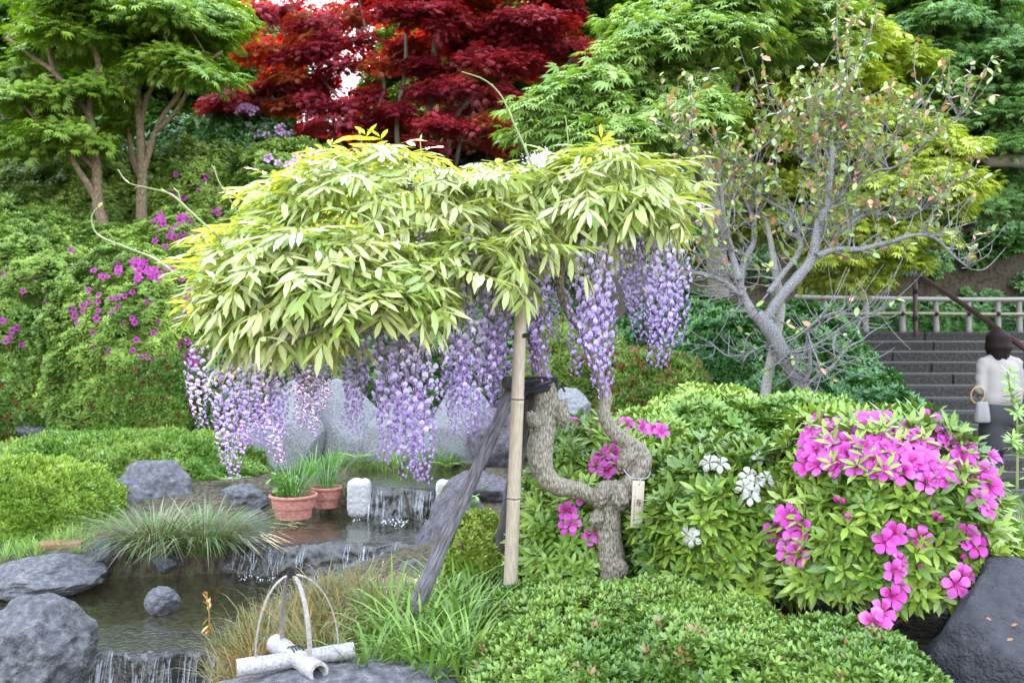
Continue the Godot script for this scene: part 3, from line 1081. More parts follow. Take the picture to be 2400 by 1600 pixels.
	var cushions := [[1415, 480, 3.15, 180, 0.2, 0.13, 0.32, 250], [880, 505, 3.1, 275, 0.225, 0.1, 0.38, 290], [770, 690, 2.7, 265, 0.21, 0.13, 0.3, 340], [600, 600, 2.88, 120, 0.16, 0.1, 0.18, 60], [1130, 465, 3.2, 160, 0.13, 0.08, 0.3, 64], [1100, 620, 2.8, 120, 0.09, 0.07, 0.16, 50], [1240, 560, 2.85, 70, 0.08, 0.06, 0.1, 20], [670, 765, 2.6, 120, 0.1, 0.09, 0.12, 56]]
	for q in cushions:
		var c := at(q[0], q[1], q[2])
		var rx: float = q[3] / F * q[2]
		for k in q[7]:
			var u := any_dir(-0.35)
			var ry: float = q[4] if u.y > 0 else q[5]
			var inner := 1.0 - 0.35 * rng.randf() * rng.randf()
			var w: Vector3 = c + Vector3(u.x * rx, u.y * ry, u.z * q[6]) * inner
			w += Vector3(0, 0.03 * noise.get_noise_3d(w.x * 60, 0, w.z * 60), 0)
			var n := Vector3(u.x / rx, u.y / ry, u.z / q[6]).normalized()
			var g := rr(0, TAU)
			var out := (Vector3(u.x, 0, u.z) * 1.0 + Vector3(cos(g), 0, sin(g)) * 0.75).normalized()
			var z := (out - n * out.dot(n) * 0.6 + n * 0.15 + Vector3(0, rr(-0.2, 0.4) - 0.4 * clampf(0.3 - u.y, 0, 1), 0)).normalized()
			xs.append(Transform3D(along(z, (n * 0.35 + Vector3.UP + rball() * 0.35).normalized(), rr(0.78, 1.12)), w - z * 0.09))
	xs.sort_custom(func(a, b): return a.origin.z - a.origin.y * 0.4 > b.origin.z - b.origin.y * 0.4)
	var groups := []
	for k in 8: groups.append([[], []])
	for k in xs.size():
		if k < 290:
			copy_part("compound_leaf", tinted[rng.randi() % (tones.size() * (8 if rng.randf() < 0.92 else 10))], xs[k], t)
		else:
			groups[k % 8][0].append(xs[k])
			groups[k % 8][1].append(mix(tones[rng.randi() % 5], tones[rng.randi() % 5]))
	for k in 8: many("foliage", lm[k], groups[k][0], groups[k][1], t)
	# flowers: px, top py, length px, d
	var rm := []
	for k in 8: rm.append(raceme(0.42, 96, 0.046 if k % 2 else 0.039, 1.0 if k < 5 else 0.35).mesh(M.petal))
	var spots := [[482, 790, 210, 2.6], [508, 850, 240, 2.52], [540, 860, 260, 2.56], [566, 820, 230, 2.66], [592, 850, 190, 2.5], [640, 860, 230, 2.55], [664, 850, 170, 2.6], [700, 810, 190, 2.8], [732, 830, 190, 2.88], [766, 800, 160, 2.95], [612, 800, 200, 2.8],
		[812, 770, 230, 2.72], [850, 720, 290, 2.66], [884, 790, 300, 2.62], [918, 730, 330, 2.72], [950, 800, 320, 2.6], [985, 770, 350, 2.62], [1018, 800, 330, 2.62], [1046, 740, 280, 2.75], [900, 690, 240, 2.9], [965, 690, 270, 2.92], [1075, 720, 260, 2.78],
		[1092, 620, 340, 2.92], [1120, 660, 340, 2.88], [1150, 600, 350, 2.98], [1182, 590, 330, 3.02], [1105, 740, 280, 2.8], [1165, 700, 250, 3.06],
		[1248, 570, 300, 2.95], [1280, 560, 330, 2.97], [1300, 600, 200, 3.2],
		[1362, 580, 300, 2.94], [1394, 550, 380, 2.92], [1428, 560, 340, 2.96], [1400, 590, 290, 3.1],
		[1492, 550, 250, 3.14], [1522, 540, 320, 3.04], [1552, 550, 310, 3.02], [1586, 560, 250, 3.06], [1540, 570, 240, 3.22], [1475, 560, 190, 3.28],
		[920, 480, 110, 2.85], [985, 500, 110, 2.85], [1110, 520, 130, 2.85], [870, 640, 160, 2.55]]
	for q in spots:
		var o := at(q[0] + rr(-6, 6), q[1], q[3])
		var sc: float = q[2] / F * q[3] / 0.42
		var m: Mesh = rm[rng.randi() % rm.size()]
		copy_part("flower_raceme", m, Transform3D(Basis(Vector3.UP, rr(0, TAU)) * Basis(Vector3.RIGHT, rr(-0.08, 0.08)) * Basis().scaled(Vector3(lerpf(sc, 1.0, 0.6), sc, lerpf(sc, 1.0, 0.6))), o), t)
	# new shoots reaching out of the crown
	for g in [[[276, 398, 2.75], [300, 428, 2.75], [350, 441, 2.75], [400, 456, 2.75], [450, 500, 2.75], [560, 600, 2.75]], [[236, 478, 2.6], [214, 508, 2.6], [228, 550, 2.6], [290, 578, 2.6], [360, 606, 2.6], [420, 650, 2.6]], [[501, 388, 2.9], [512, 425, 2.9], [540, 470, 2.9], [575, 530, 2.9]], [[1082, 168, 3.0], [1135, 187, 3.0], [1175, 225, 3.0], [1205, 290, 3.0], [1232, 350, 3.0], [1250, 400, 3.0]], [[775, 330, 3.0], [777, 360, 3.0], [782, 400, 3.0]], [[842, 305, 3.1], [848, 340, 3.1], [856, 390, 3.1]], [[984, 322, 3.1], [986, 345, 3.1], [990, 380, 3.1]], [[417, 445, 2.75], [420, 462, 2.75], [425, 480, 2.75]], [[1325, 270, 3.1], [1330, 310, 3.1], [1335, 380, 3.1]]]:
		var b := Shape.new()
		var keys := []
		for k in g.size(): keys.append([at(g[k][0], g[k][1], g[k][2]), 0.0016 + 0.0005 * k])
		var cv := curve(keys, 5)
		tube(b, cv, 6, Color(0.24, 0.3, 0.12), 0.0)
		var pts: PackedVector3Array = cv[0]
		for k in range(2, pts.size() - 4, 6):
			leaf(b, pts[k], (pts[maxi(k - 1, 0)] - pts[k + 1] + rball() * 0.01).normalized(), rball().normalized(), 0.022, 0.007, 0.2, 0.1, Color(0.42, 0.46, 0.27))
		part("shoot", b, M.wist_leaf, t)
	# the wooden name tag, hung from the right limb by a twisted wire
	var tg := thing("name_tag", "pale wooden name tag with brushed black characters hanging from the gnarled trunk", "sign", at(1494, 1183, 2.93))
	var p0 := at(1497, 1127, 2.93)
	var p1 := at(1492, 1237, 2.93)
	var yv := (p0 - p1).normalized()
	var zv := (Vector3(0.12, 0.05, 1) - yv * yv.dot(Vector3(0.12, 0.05, 1))).normalized()
	var bb := Basis(yv.cross(zv), yv, zv)
	var tc := p0.lerp(p1, 0.5)
	var sz := Vector3(0.0385, p0.distance_to(p1), 0.004)
	var pl := Shape.new()
	block(pl, tc, sz, bb, 0.0008)
	part("board", pl, M.tag_wood, tg)
	var ink := Shape.new()
	# strokes in board units: x right and y up, origin at the board's middle, 1 = the board's width
	# the main character, 0.36 wide, centred at (0.1, -0.02)
	var fuji := [[-0.5, 0.72, 0.5, 0.74], [-0.22, 0.9, -0.22, 0.58], [0.22, 0.9, 0.22, 0.58], [-0.45, 0.5, -0.48, -0.6], [-0.45, 0.5, -0.2, 0.5], [-0.2, 0.5, -0.2, -0.72], [-0.44, 0.16, -0.22, 0.16], [-0.44, -0.18, -0.22, -0.18], [0.0, 0.52, 0.07, 0.38], [0.42, 0.55, 0.33, 0.38], [-0.08, 0.28, 0.5, 0.28], [-0.1, 0.08, 0.55, 0.08], [0.22, 0.5, 0.2, 0.1], [0.18, 0.1, -0.08, -0.2], [0.26, 0.08, 0.55, -0.18], [0.22, -0.08, 0.22, -0.72], [0.02, -0.25, 0.1, -0.38], [0.42, -0.22, 0.32, -0.38], [0.18, -0.42, 0.0, -0.62], [0.27, -0.42, 0.48, -0.62]]
	for w in fuji: stroke(ink, tc, bb, sz, Vector2(0.08 + w[0] * 0.36, 0.12 + w[1] * 0.36), Vector2(0.08 + w[2] * 0.36, 0.12 + w[3] * 0.36), 0.042)
	# reading beside it, fu and ji
	for w in [[0.36, 0.36, 0.4, 0.3], [0.38, 0.26, 0.42, 0.2], [0.42, 0.2, 0.37, 0.15], [0.33, 0.22, 0.35, 0.16], [0.44, 0.24, 0.46, 0.17], [0.36, -0.12, 0.35, -0.34], [0.35, -0.34, 0.4, -0.42], [0.4, -0.42, 0.45, -0.38], [0.4, -0.14, 0.42, -0.18], [0.43, -0.12, 0.45, -0.16]]:
		stroke(ink, tc, bb, sz, Vector2(w[0], w[1]), Vector2(w[2], w[3]), 0.02)
	# the small column at the left: nine kana-like marks
	var marks := [[[-0.09, 0.06, 0.09, 0.06], [0.08, 0.06, 0.02, -0.06], [-0.07, -0.02, 0.0, -0.07]], [[0.06, 0.09, -0.07, -0.1], [-0.06, 0.04, 0.06, -0.05]], [[-0.08, 0.03, -0.01, 0.05], [0.01, 0.1, 0.01, -0.1], [-0.08, -0.03, 0.09, -0.01], [0.04, 0.06, 0.09, 0.04]], [[-0.06, 0.08, -0.08, -0.09], [-0.06, 0.08, 0.08, 0.08], [-0.02, 0.0, 0.07, 0.0], [0.02, 0.04, 0.02, -0.09], [-0.03, -0.09, 0.08, -0.07]], [[0.0, 0.08, -0.02, -0.06], [-0.02, -0.06, 0.06, -0.09]], [[-0.07, 0.02, 0.07, 0.04], [0.0, 0.1, -0.06, -0.1], [0.01, 0.02, 0.08, -0.08]], [[-0.06, 0.06, 0.06, 0.05], [0.01, 0.1, -0.07, -0.08], [0.03, -0.01, 0.08, -0.07]], [[-0.05, 0.08, -0.06, -0.08], [0.05, 0.09, 0.04, -0.04]], [[-0.07, 0.07, 0.07, 0.08], [-0.07, 0.07, -0.06, -0.08], [0.07, 0.08, 0.06, -0.09], [-0.05, 0.0, 0.05, 0.0], [0.0, 0.08, 0.0, -0.08], [-0.06, -0.08, 0.06, -0.08]]]
	for k in marks.size():
		for w in marks[k]:
			stroke(ink, tc, bb, sz, Vector2(-0.27 + w[0] * 0.75, 0.62 - k * 0.235 + w[1]), Vector2(-0.27 + w[2] * 0.75, 0.62 - k * 0.235 + w[3]), 0.028)
	part("lettering", ink, M.ink, tg)
	var hole := Shape.new()
	lathe(hole, tc + bb * Vector3(0.002, sz.y * 0.43, 0.0021), zv, [[0, 0.0024], [0.0006, 0.0022], [0.0006, 0.0]], 10)
	part("nail_hole", hole, M.ink, tg)
	var wi := Shape.new()
	tube(wi, curve([[tc + bb * Vector3(0.002, sz.y * 0.43, 0.003), 0.0011], [at(1500, 1122, 2.93), 0.0013], [at(1478, 1118, 2.945), 0.0016], [at(1462, 1100, 2.955), 0.0016]], 6), 6)
	tube(wi, curve([[at(1500, 1122, 2.93), 0.0013], [at(1516, 1120, 2.95), 0.0016], [at(1524, 1108, 2.98), 0.0016], [at(1522, 1098, 3.02), 0.0016]], 6), 6)
	part("wire", wi, M.wire, tg)

func stroke(s: Shape, c: Vector3, b: Basis, sz: Vector3, p: Vector2, q: Vector2, w: float) -> void:
	var a := Vector3(p.x * sz.x, p.y * sz.x, sz.z * 0.5 + 0.0004)
	var e := Vector3(q.x * sz.x, q.y * sz.x, sz.z * 0.5 + 0.0004)
	var side := Vector3(-(e - a).y, (e - a).x, 0).normalized() * w * sz.x * 0.5
	var i := s.p(c + b * (a - side))
	s.p(c + b * (a + side))
	s.p(c + b * (e + side * 0.8))
	s.p(c + b * (e - side * 0.8))
	s.q(i, i + 1, i + 2, i + 3)


# ------------------------------------------------------------------ built things

func make_stairs() -> void:
	var d0 := 12.9
	var t := thing("stone_stairs", "dark stone stairs of long blocks climbing to the fence", "stairs", Vector3(5.6, 0, -11.0))
	for i in range(-2, 14):
		if i < 0: continue
		var h := 1.68 - 0.135 * i
		var d := d0 - 0.32 * i
		var x := 3.75
		var k := 0
		while x < 8.6:
			var w := rr(1.1, 2.1)
			w = minf(w, 8.7 - x)
			if w < 0.25: break
			var s := Shape.new()
			block(s, Vector3(x + w * 0.5, h - 0.2, -d - 0.2 + rr(-0.004, 0.004)), Vector3(w - 0.012, 0.4, 0.42), Basis(Vector3.UP, rr(-0.003, 0.003)), 0.012, Color.WHITE * rr(0.85, 1.15), 0.002)
			part("stone_block", s, M.step, t)
			x += w
	# pale strips along the risers: sky light on tread edges, put into colour
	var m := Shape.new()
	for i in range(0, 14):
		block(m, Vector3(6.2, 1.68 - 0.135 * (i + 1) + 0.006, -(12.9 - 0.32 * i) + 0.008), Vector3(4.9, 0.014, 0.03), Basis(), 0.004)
	part("lit_tread_strip", m, M.lit_tread_strip, t)
	var l := Shape.new()
	block(l, Vector3(6.2, 1.6, -13.75), Vector3(5.2, 0.16, 1.24), Basis(), 0.01)
	part("landing", l, M.step, t)
	var pth := Shape.new()
	block(pth, Vector3(5.6, -0.02, -4.6), Vector3(7.4, 0.06, 8.4), Basis(), 0.004)
	tag(part("path", pth, M.paving), "", "", "", "structure")

func make_rail() -> void:
	var t := thing("handrail", "dark red-brown pipe handrail running down the stairs from a post", "handrail", at(2147, 775, 12.6))
	var s := Shape.new()
	tube(s, curve([[at(2147, 790, 12.6), 0.03], [at(2146, 720, 12.6), 0.03], [at(2146, 655, 12.6), 0.03]], 3), 10)
	part("post", s, M.rail, t)
	s = Shape.new()
	tube(s, curve([[at(2146, 662, 12.6), 0.028], [at(2148, 651, 12.6), 0.029], [at(2158, 647, 12.55), 0.03], [at(2172, 655, 12.45), 0.03], [at(2400, 815, 9.6), 0.03], [at(2520, 940, 8.6), 0.03]], 6), 10)
	part("rail", s, M.rail, t)
	s = Shape.new()
	var foot := at(2520, 940, 8.6)
	tube(s, curve([[foot + Vector3(0, 0.01, 0), 0.03], [Vector3(foot.x, 0.4, foot.z), 0.03], [Vector3(foot.x, -0.05, foot.z), 0.03]], 3), 10)
	part("post", s, M.rail, t)
	for y in [683, 746]:
		s = Shape.new()
		tube(s, curve([[at(2146, y + 6, 12.6), 0.034], [at(2146, y - 6, 12.6), 0.034]], 2), 10)
		part("clamp", s, M.rope, t)
	s = Shape.new()
	tube(s, curve([[at(2146, 655, 12.62), 0.022], [at(2147, 580, 12.62), 0.021], [at(2154, 505, 12.62), 0.02]], 3), 8)
	part("pole", s, M.rail_post, t)

func make_fence() -> void:
	var t := thing("rustic_fence", "low rustic pole fence with two rails on the landing above the stairs", "fence", Vector3(5.4, 1.68, -13.9))
	for px in [1935, 2030, 2117, 2196, 2272, 2341, 2391, 2450]:
		var s := Shape.new()
		tube(s, curve([[at(px, 780, 13.9), 0.045], [at(px - 1, 740, 13.9), 0.042], [at(px - 2, 700, 13.9), 0.04]], 3), 9, Color.WHITE * rr(0.8, 1.15), 0.08)
		part("post", s, M.fence_wood, t)
	var s2 := Shape.new()
	tube(s2, curve([[at(1855, 695, 13.86), 0.035], [at(1950, 698, 13.86), 0.034], [at(2120, 700, 13.86), 0.033], [at(2300, 702, 13.86), 0.032], [at(2460, 700, 13.86), 0.03]], 5), 9, Color.WHITE, 0.06)
	part("rail", s2, M.fence_wood, t)
	s2 = Shape.new()
	tube(s2, curve([[at(1855, 738, 13.84), 0.022], [at(2000, 736, 13.84), 0.022], [at(2120, 734, 13.84), 0.022], [at(2300, 736, 13.84), 0.022], [at(2460, 735, 13.84), 0.022]], 5), 8, Color(1.3, 1.05, 0.7))
	part("rail", s2, M.fence_wood, t)
	for px in [1935, 2117, 2196, 2272, 2341]:
		s2 = Shape.new()
		tube(s2, curve([[at(px - 3, 737, 13.83), 0.03], [at(px + 3, 733, 13.83), 0.03]], 2), 8)
		part("lashing", s2, M.rope, t)

func make_supports() -> void:
	# bamboo pole
	var t := thing("bamboo_pole", "pale upright bamboo pole standing in front of the wisteria trunk", "pole", at(1195, 1430, 2.86))
	var nodes := [1440, 1385, 1166, 934, 690, 610]
	var px := func(y: float) -> float: return 1194.0 + (1430.0 - y) * 0.038
	for k in nodes.size() - 1:
		var s := Shape.new()
		var y0: float = nodes[k]
		var y1: float = nodes[k + 1]
		var keys := []
		for f in [[0.0, 1.07], [0.012, 1.04], [0.03, 1.0], [0.25, 0.985], [0.6, 0.985], [0.96, 1.0], [0.985, 1.04], [0.995, 1.06]]:
			var y: float = lerpf(y0, y1, f[0])
			keys.append([at(px.call(y), y, 2.86), 0.0205 * f[1] * lerpf(1.06, 0.9, (1430 - y) / 870.0)])
		var v := rr(0.92, 1.08)
		tube(s, curve(keys, 2), 16, Color(v, v, v))
		part("culm", s, M.bamboo, t)
		s = Shape.new()
		tube(s, curve([[at(px.call(y1 + 2), y1 + 2, 2.86), 0.021], [at(px.call(y1 - 1), y1 - 1, 2.86), 0.021]], 2), 16, Color(0.45, 0.38, 0.32))
		part("node_ring", s, M.bamboo, t)
	# two weathered props
	lean_beam(thing("wooden_prop", "weathered grey wooden prop leaning in from the left under the wisteria", "prop", at(935, 1510, 2.7)), at(935, 1510, 2.7), at(1205, 905, 3.0), 0.0215, Color(0.9, 0.9, 0.9))
	lean_beam(thing("wooden_prop", "darker wooden prop standing behind the bamboo pole", "prop", at(1142, 1430, 3.32)), at(1142, 1430, 3.32), at(1250, 900, 3.08), 0.0225, Color(0.6, 0.58, 0.57))
	var s: Shape
	t = thing("cross_log", "short dark log lashed across the top of the props behind the pole", "log", at(1240, 905, 3.03))
	s = Shape.new()
	tube(s, curve([[at(1188, 897, 2.95), 0.022], [at(1240, 902, 3.04), 0.024], [at(1300, 915, 3.1), 0.022]], 5), 14, Color(0.5, 0.45, 0.42), 0.1)
	part("beam", s, M.old_wood, t)
	t = thing("rope_lashing", "black rope lashing wrapped round the cut limb and log at pole height", "rope", at(1265, 905, 2.98))
	for k in 7:
		var ring := Shape.new()
		var keys := []
		var y := 892 + k * 4.5
		for i in 13:
			var a := TAU * i / 12.0
			keys.append([at(1258, y, 3.02) + Vector3(cos(a) * 0.066, 0.012 * sin(a + k) + 0.004 * k * cos(a), sin(a) * 0.062), 0.0042])
		tube(ring, curve(keys, 3), 6)
		part("turn", ring, M.rope, t)
	for g in [[1316, 896, 1328, 905], [1316, 902, 1324, 918], [1238, 915, 1228, 930]]:
		var e := Shape.new()
		tube(e, curve([[at(g[0], g[1], 2.95), 0.004], [at(g[2], g[3], 2.94), 0.0035]], 2), 5)
		part("loose_end", e, M.rope, t)
	t = thing("pole_tie", "black tie holding a short branch stub to the bamboo pole just under the leaves", "rope", at(1222, 786, 2.88))
	for k in 3:
		var ring := Shape.new()
		var keys := []
		for i in 13:
			var a := TAU * i / 12.0
			keys.append([at(1222, 784 + k * 3.5, 2.87) + Vector3(cos(a) * 0.026, 0.004 * cos(a), sin(a) * 0.026), 0.0024])
		tube(ring, curve(keys, 3), 6)
		part("turn", ring, M.rope, t)

# a straight weathered beam: built standing so that its grain runs along it, then leaned
func lean_beam(t: Node3D, a: Vector3, b: Vector3, r: float, col: Color) -> void:
	var s := Shape.new()
	var h := a.distance_to(b)
	var keys := []
	for k in 7: keys.append([Vector3(rr(-0.006, 0.006), h * k / 6.0, rr(-0.006, 0.006)), r * lerpf(1.06, 0.92, k / 6.0)])
	tube(s, curve(keys, 8), 18, col, 0.2, 34)
	var o := MeshInstance3D.new()
	o.name = "beam"
	o.mesh = s.mesh(M.old_wood)
	t.add_child(o)
	o.basis = upright(b - a, 0.4)

func make_lantern_stand() -> void:
	var c := at(694, 1546, 2.36)
	var t := thing("bamboo_stand", "bleached bamboo stand of two crossed tubes with arched strips on the flat rock", "stand", c - Vector3(0, 0.025, 0))
	var d1 := Vector3(0.93, 0.035, -0.36).normalized()
	var d2 := Vector3(-0.62, 0.03, -0.78).normalized()
	var lens := [0.145, 0.125]
	for k in 2:
		var d: Vector3 = [d1, d2][k]
		var o: Vector3 = c + (Vector3(0, 0.002, 0) if k == 0 else Vector3(0.0, 0.006, 0))
		var h: float = lens[k]
		var r := 0.0205 if k == 0 else 0.0235
		var s := Shape.new()
		lathe(s, o - d * h, d, [[0, r * 0.72], [0, r * 1.06], [0.0, r * 1.06], [0.055, r * 1.08], [0.058, r * 1.12], [0.061, r], [h * 2 - 0.062, r], [h * 2 - 0.058, r * 1.1], [h * 2 - 0.05, r * 1.04], [h * 2, r * 1.04], [h * 2, r * 0.72]], 28)
		part("tube", s, M.white_bamboo, t)
		s = Shape.new()
		lathe(s, o - d * h, d, [[0.0005, r * 0.72], [0.05, r * 0.7]], 24)
		lathe(s, o - d * h, d, [[0.05, r * 0.7], [0.051, 0.0]], 24)
		lathe(s, o + d * (h - 0.05), d, [[0.0, 0.0], [0.001, r * 0.7]], 24)
		lathe(s, o + d * (h - 0.05), d, [[0.001, r * 0.7], [0.0495, r * 0.72]], 24)
		part("bore", s, M.white_bamboo, t)
	# arched strips
	var top := at(683, 1347, 2.36)
	var rows := [[c - d1 * 0.1 + Vector3(0, 0.02, 0), 0.15, 0.012], [c + d1 * 0.105 + Vector3(0, 0.02, 0), 0.15, 0.0075], [c - d2 * 0.075 + Vector3(0, 0.02, 0), 0.14, 0.0125], [c + d2 * 0.085 + Vector3(0, 0.02, 0), 0.14, 0.011]]
	for k in 4:
		var a: Vector3 = rows[k][0]
		var out := Vector3(a.x - c.x, 0, a.z - c.z)
		var s := Shape.new()
		var pts := []
		for i in 15:
			var f := i / 14.0
			var g := f * PI * 0.5
			pts.append(Vector3(top.x, 0, top.z) + (Vector3(a.x, 0, a.z) - Vector3(top.x, 0, top.z)) * cos(g) + Vector3(0, lerpf(a.y, top.y, sin(g)) , 0))
		var across := out.cross(Vector3.UP).normalized()
		var w: float = rows[k][2]
		var th := 0.0032
		for i in 15:
			var tg: Vector3 = (pts[mini(i + 1, 14)] - pts[maxi(i - 1, 0)]).normalized()
			var nn := across.cross(tg).normalized()
			var col := Color.WHITE * (1.0 if k != 3 else 0.65)
			var ww := w * lerpf(1.0, 0.75, i / 14.0)
			for e in [[-1, -1], [1, -1], [1, -1], [1, 1], [1, 1], [-1, 1], [-1, 1], [-1, -1]]:
				s.p(pts[i] + across * ww * 0.5 * e[0] + nn * th * 0.5 * e[1], col)
		for i in 14:
			for e in 4:
				var b := i * 8 + e * 2
				s.q(b, b + 1, b + 9, b + 8)
		part("arched_strip", s, M.strip, t)
	var tie := Shape.new()
	for k in 4:
		var keys := []
		for i in 13:
			var a := TAU * i / 12.0
			keys.append([c + Vector3(-0.002, 0.004, 0) + (d1 * 0.02 * (k - 1.5) * 0.4) + Basis(d1.cross(Vector3.UP).normalized() if k % 2 else d2.cross(Vector3.UP).normalized(), 0.0) * Vector3(cos(a) * 0.03 * d2.x, sin(a) * 0.03, cos(a) * 0.03 * d2.z), 0.0016])
		tube(tie, curve(keys, 2), 5)
	for k in 5:
		var keys := []
		for i in 9:
			var a := TAU * i / 8.0
			keys.append([top + Vector3(cos(a) * 0.011, (k - 2) * 0.0022, sin(a) * 0.011), 0.0017])
		tube(tie, curve(keys, 2), 5)
	for k in 9:
		var e := top + Vector3(rr(-0.022, 0.022), rr(0.006, 0.022), rr(-0.01, 0.01))
		tube(tie, curve([[top + Vector3(0, 0.002, 0), 0.0014], [top.lerp(e, 0.6) + Vector3(0, 0.005, 0), 0.0013], [e, 0.0008]], 3), 4)
	part("black_tie", tie, M.rope, t)

func make_pot(label: String, c: Vector3, r: float, h: float, leafy_kind: int) -> void:
	var t := thing("flower_pot", label, "flower pot", c, "terracotta pots standing in the pool")
	var s := Shape.new()
	lathe(s, c, Vector3.UP, [[0.0, 0.0], [0.0, r * 0.74], [h * 0.42, r * 0.82], [h * 0.42, r * 0.86], [h * 0.47, r * 0.88], [h * 0.86, r * 0.94], [h * 0.86, r * 1.0], [h * 0.9, r * 1.03], [h * 0.97, r * 1.03], [h, r * 1.0], [h * 0.99, r * 0.93], [h * 0.8, r * 0.9]], 36)
	part("pot", s, M.terracotta, t)
	s = Shape.new()
	lathe(s, c, Vector3.UP, [[h * 0.84, r * 0.9], [h * 0.87, 0.0]], 24)
	part("soil", s, M.earth, t)
	var b := Shape.new()
	var g := blades(90 if leafy_kind else 60, 0.26, 0.005, 0.5, r * 0.7, 0.35)
	move(g, Transform3D(Basis(), c + Vector3(0, h * 0.86, 0)))
	for k in g.c.size(): g.c[k] = Color(0.08, 0.2, 0.035) * g.c[k]
	tag(part("rush_leaves", g, M.grass, t), "", "", "", "stuff")
	if leafy_kind == 1:
		var l := Shape.new()
		for k in 46:
			var o := c + Vector3(-r * 0.4 + rr(-1, 1) * r * 0.55, h * 0.9 + rr(0.0, 0.12), rr(-1, 1) * r * 0.55)
			for j in 3: leaf(l, o, (rball() + Vector3(0, 0.2, 0)).normalized(), Vector3.UP + rball() * 0.4, rr(0.025, 0.045), rr(0.015, 0.025), 0.2, 0.1, mix(Color(0.1, 0.24, 0.03), Color(0.18, 0.34, 0.06)))
		tag(part("leafy_weed", l, M.gloss, t), "", "", "", "stuff")

# ------------------------------------------------------------------ the body: bones joined with a smooth minimum, meshed as surface nets

func flesh(bones: Array, cell: float, k: float) -> Shape:
	var lo := Vector3.ONE * 1e9
	var hi := -lo
	for b in bones:
		var r := maxf(b[1], b[3]) + cell * 3 + k
		lo = lo.min(b[0] - Vector3.ONE * r).min(b[2] - Vector3.ONE * r)
		hi = hi.max(b[0] + Vector3.ONE * r).max(b[2] + Vector3.ONE * r)
	var nx := int((hi.x - lo.x) / cell) + 2
	var ny := int((hi.y - lo.y) / cell) + 2
	var nz := int((hi.z - lo.z) / cell) + 2
	var f := PackedFloat32Array()
	f.resize(nx * ny * nz)
	f.fill(1.0)
	for b in bones:
		var a: Vector3 = b[0]
		var e: Vector3 = b[2]
		var ra: float = b[1]
		var rb: float = b[3]
		var m := maxf(ra, rb) + cell * 2 + k
		var l2: Vector3 = (a.min(e) - Vector3.ONE * m - lo) / cell
		var h2: Vector3 = (a.max(e) + Vector3.ONE * m - lo) / cell
		var ax := e - a
		var len2 := maxf(ax.length_squared(), 1e-9)
		for z in range(maxi(0, int(l2.z)), mini(nz, int(h2.z) + 1)):
			for y in range(maxi(0, int(l2.y)), mini(ny, int(h2.y) + 1)):
				for x in range(maxi(0, int(l2.x)), mini(nx, int(h2.x) + 1)):
					var q := lo + Vector3(x, y, z) * cell
					var t := clampf((q - a).dot(ax) / len2, 0, 1)
					var d := q.distance_to(a + ax * t) - lerpf(ra, rb, t)
					var id := (z * ny + y) * nx + x
					var o := f[id]
					var hh := clampf(0.5 + 0.5 * (o - d) / k, 0, 1)
					f[id] = lerpf(o, d, hh) - k * hh * (1.0 - hh)
	var s := Shape.new()
	var at_cell := {}
	for z in nz - 1:
		for y in ny - 1:
			for x in nx - 1:
				var id := (z * ny + y) * nx + x
				var inside_ := 0
				for j in 8:
					if f[id + (j & 1) + ((j >> 1) & 1) * nx + (j >> 2) * nx * ny] < 0: inside_ += 1
				if inside_ == 0 or inside_ == 8: continue
				var sum := Vector3.ZERO
				var n := 0
				for e in [[0, 1], [2, 3], [4, 5], [6, 7], [0, 2], [1, 3], [4, 6], [5, 7], [0, 4], [1, 5], [2, 6], [3, 7]]:
					var p: int = e[0]
					var q: int = e[1]
					var fp := f[id + (p & 1) + ((p >> 1) & 1) * nx + (p >> 2) * nx * ny]
					var fq := f[id + (q & 1) + ((q >> 1) & 1) * nx + (q >> 2) * nx * ny]
					if (fp < 0) != (fq < 0):
						var t := fp / (fp - fq)
						sum += Vector3(p & 1, (p >> 1) & 1, p >> 2).lerp(Vector3(q & 1, (q >> 1) & 1, q >> 2), t)
						n += 1
				at_cell[id] = s.p(lo + (Vector3(x, y, z) + sum / n) * cell)
	var steps := [1, nx, nx * ny]
	for id in at_cell:
		for ax in 3:
			var u: int = steps[(ax + 1) % 3]
			var w: int = steps[(ax + 2) % 3]
			var other: int = id + steps[ax]
			if other >= f.size(): continue
			if (f[id] < 0) == (f[other] < 0): continue
			if not (at_cell.has(id - u) and at_cell.has(id - w) and at_cell.has(id - u - w)): continue
			if f[id] < 0: s.q(at_cell[id], at_cell[id - w], at_cell[id - u - w], at_cell[id - u])
			else: s.q(at_cell[id], at_cell[id - u], at_cell[id - u - w], at_cell[id - w])
	return s

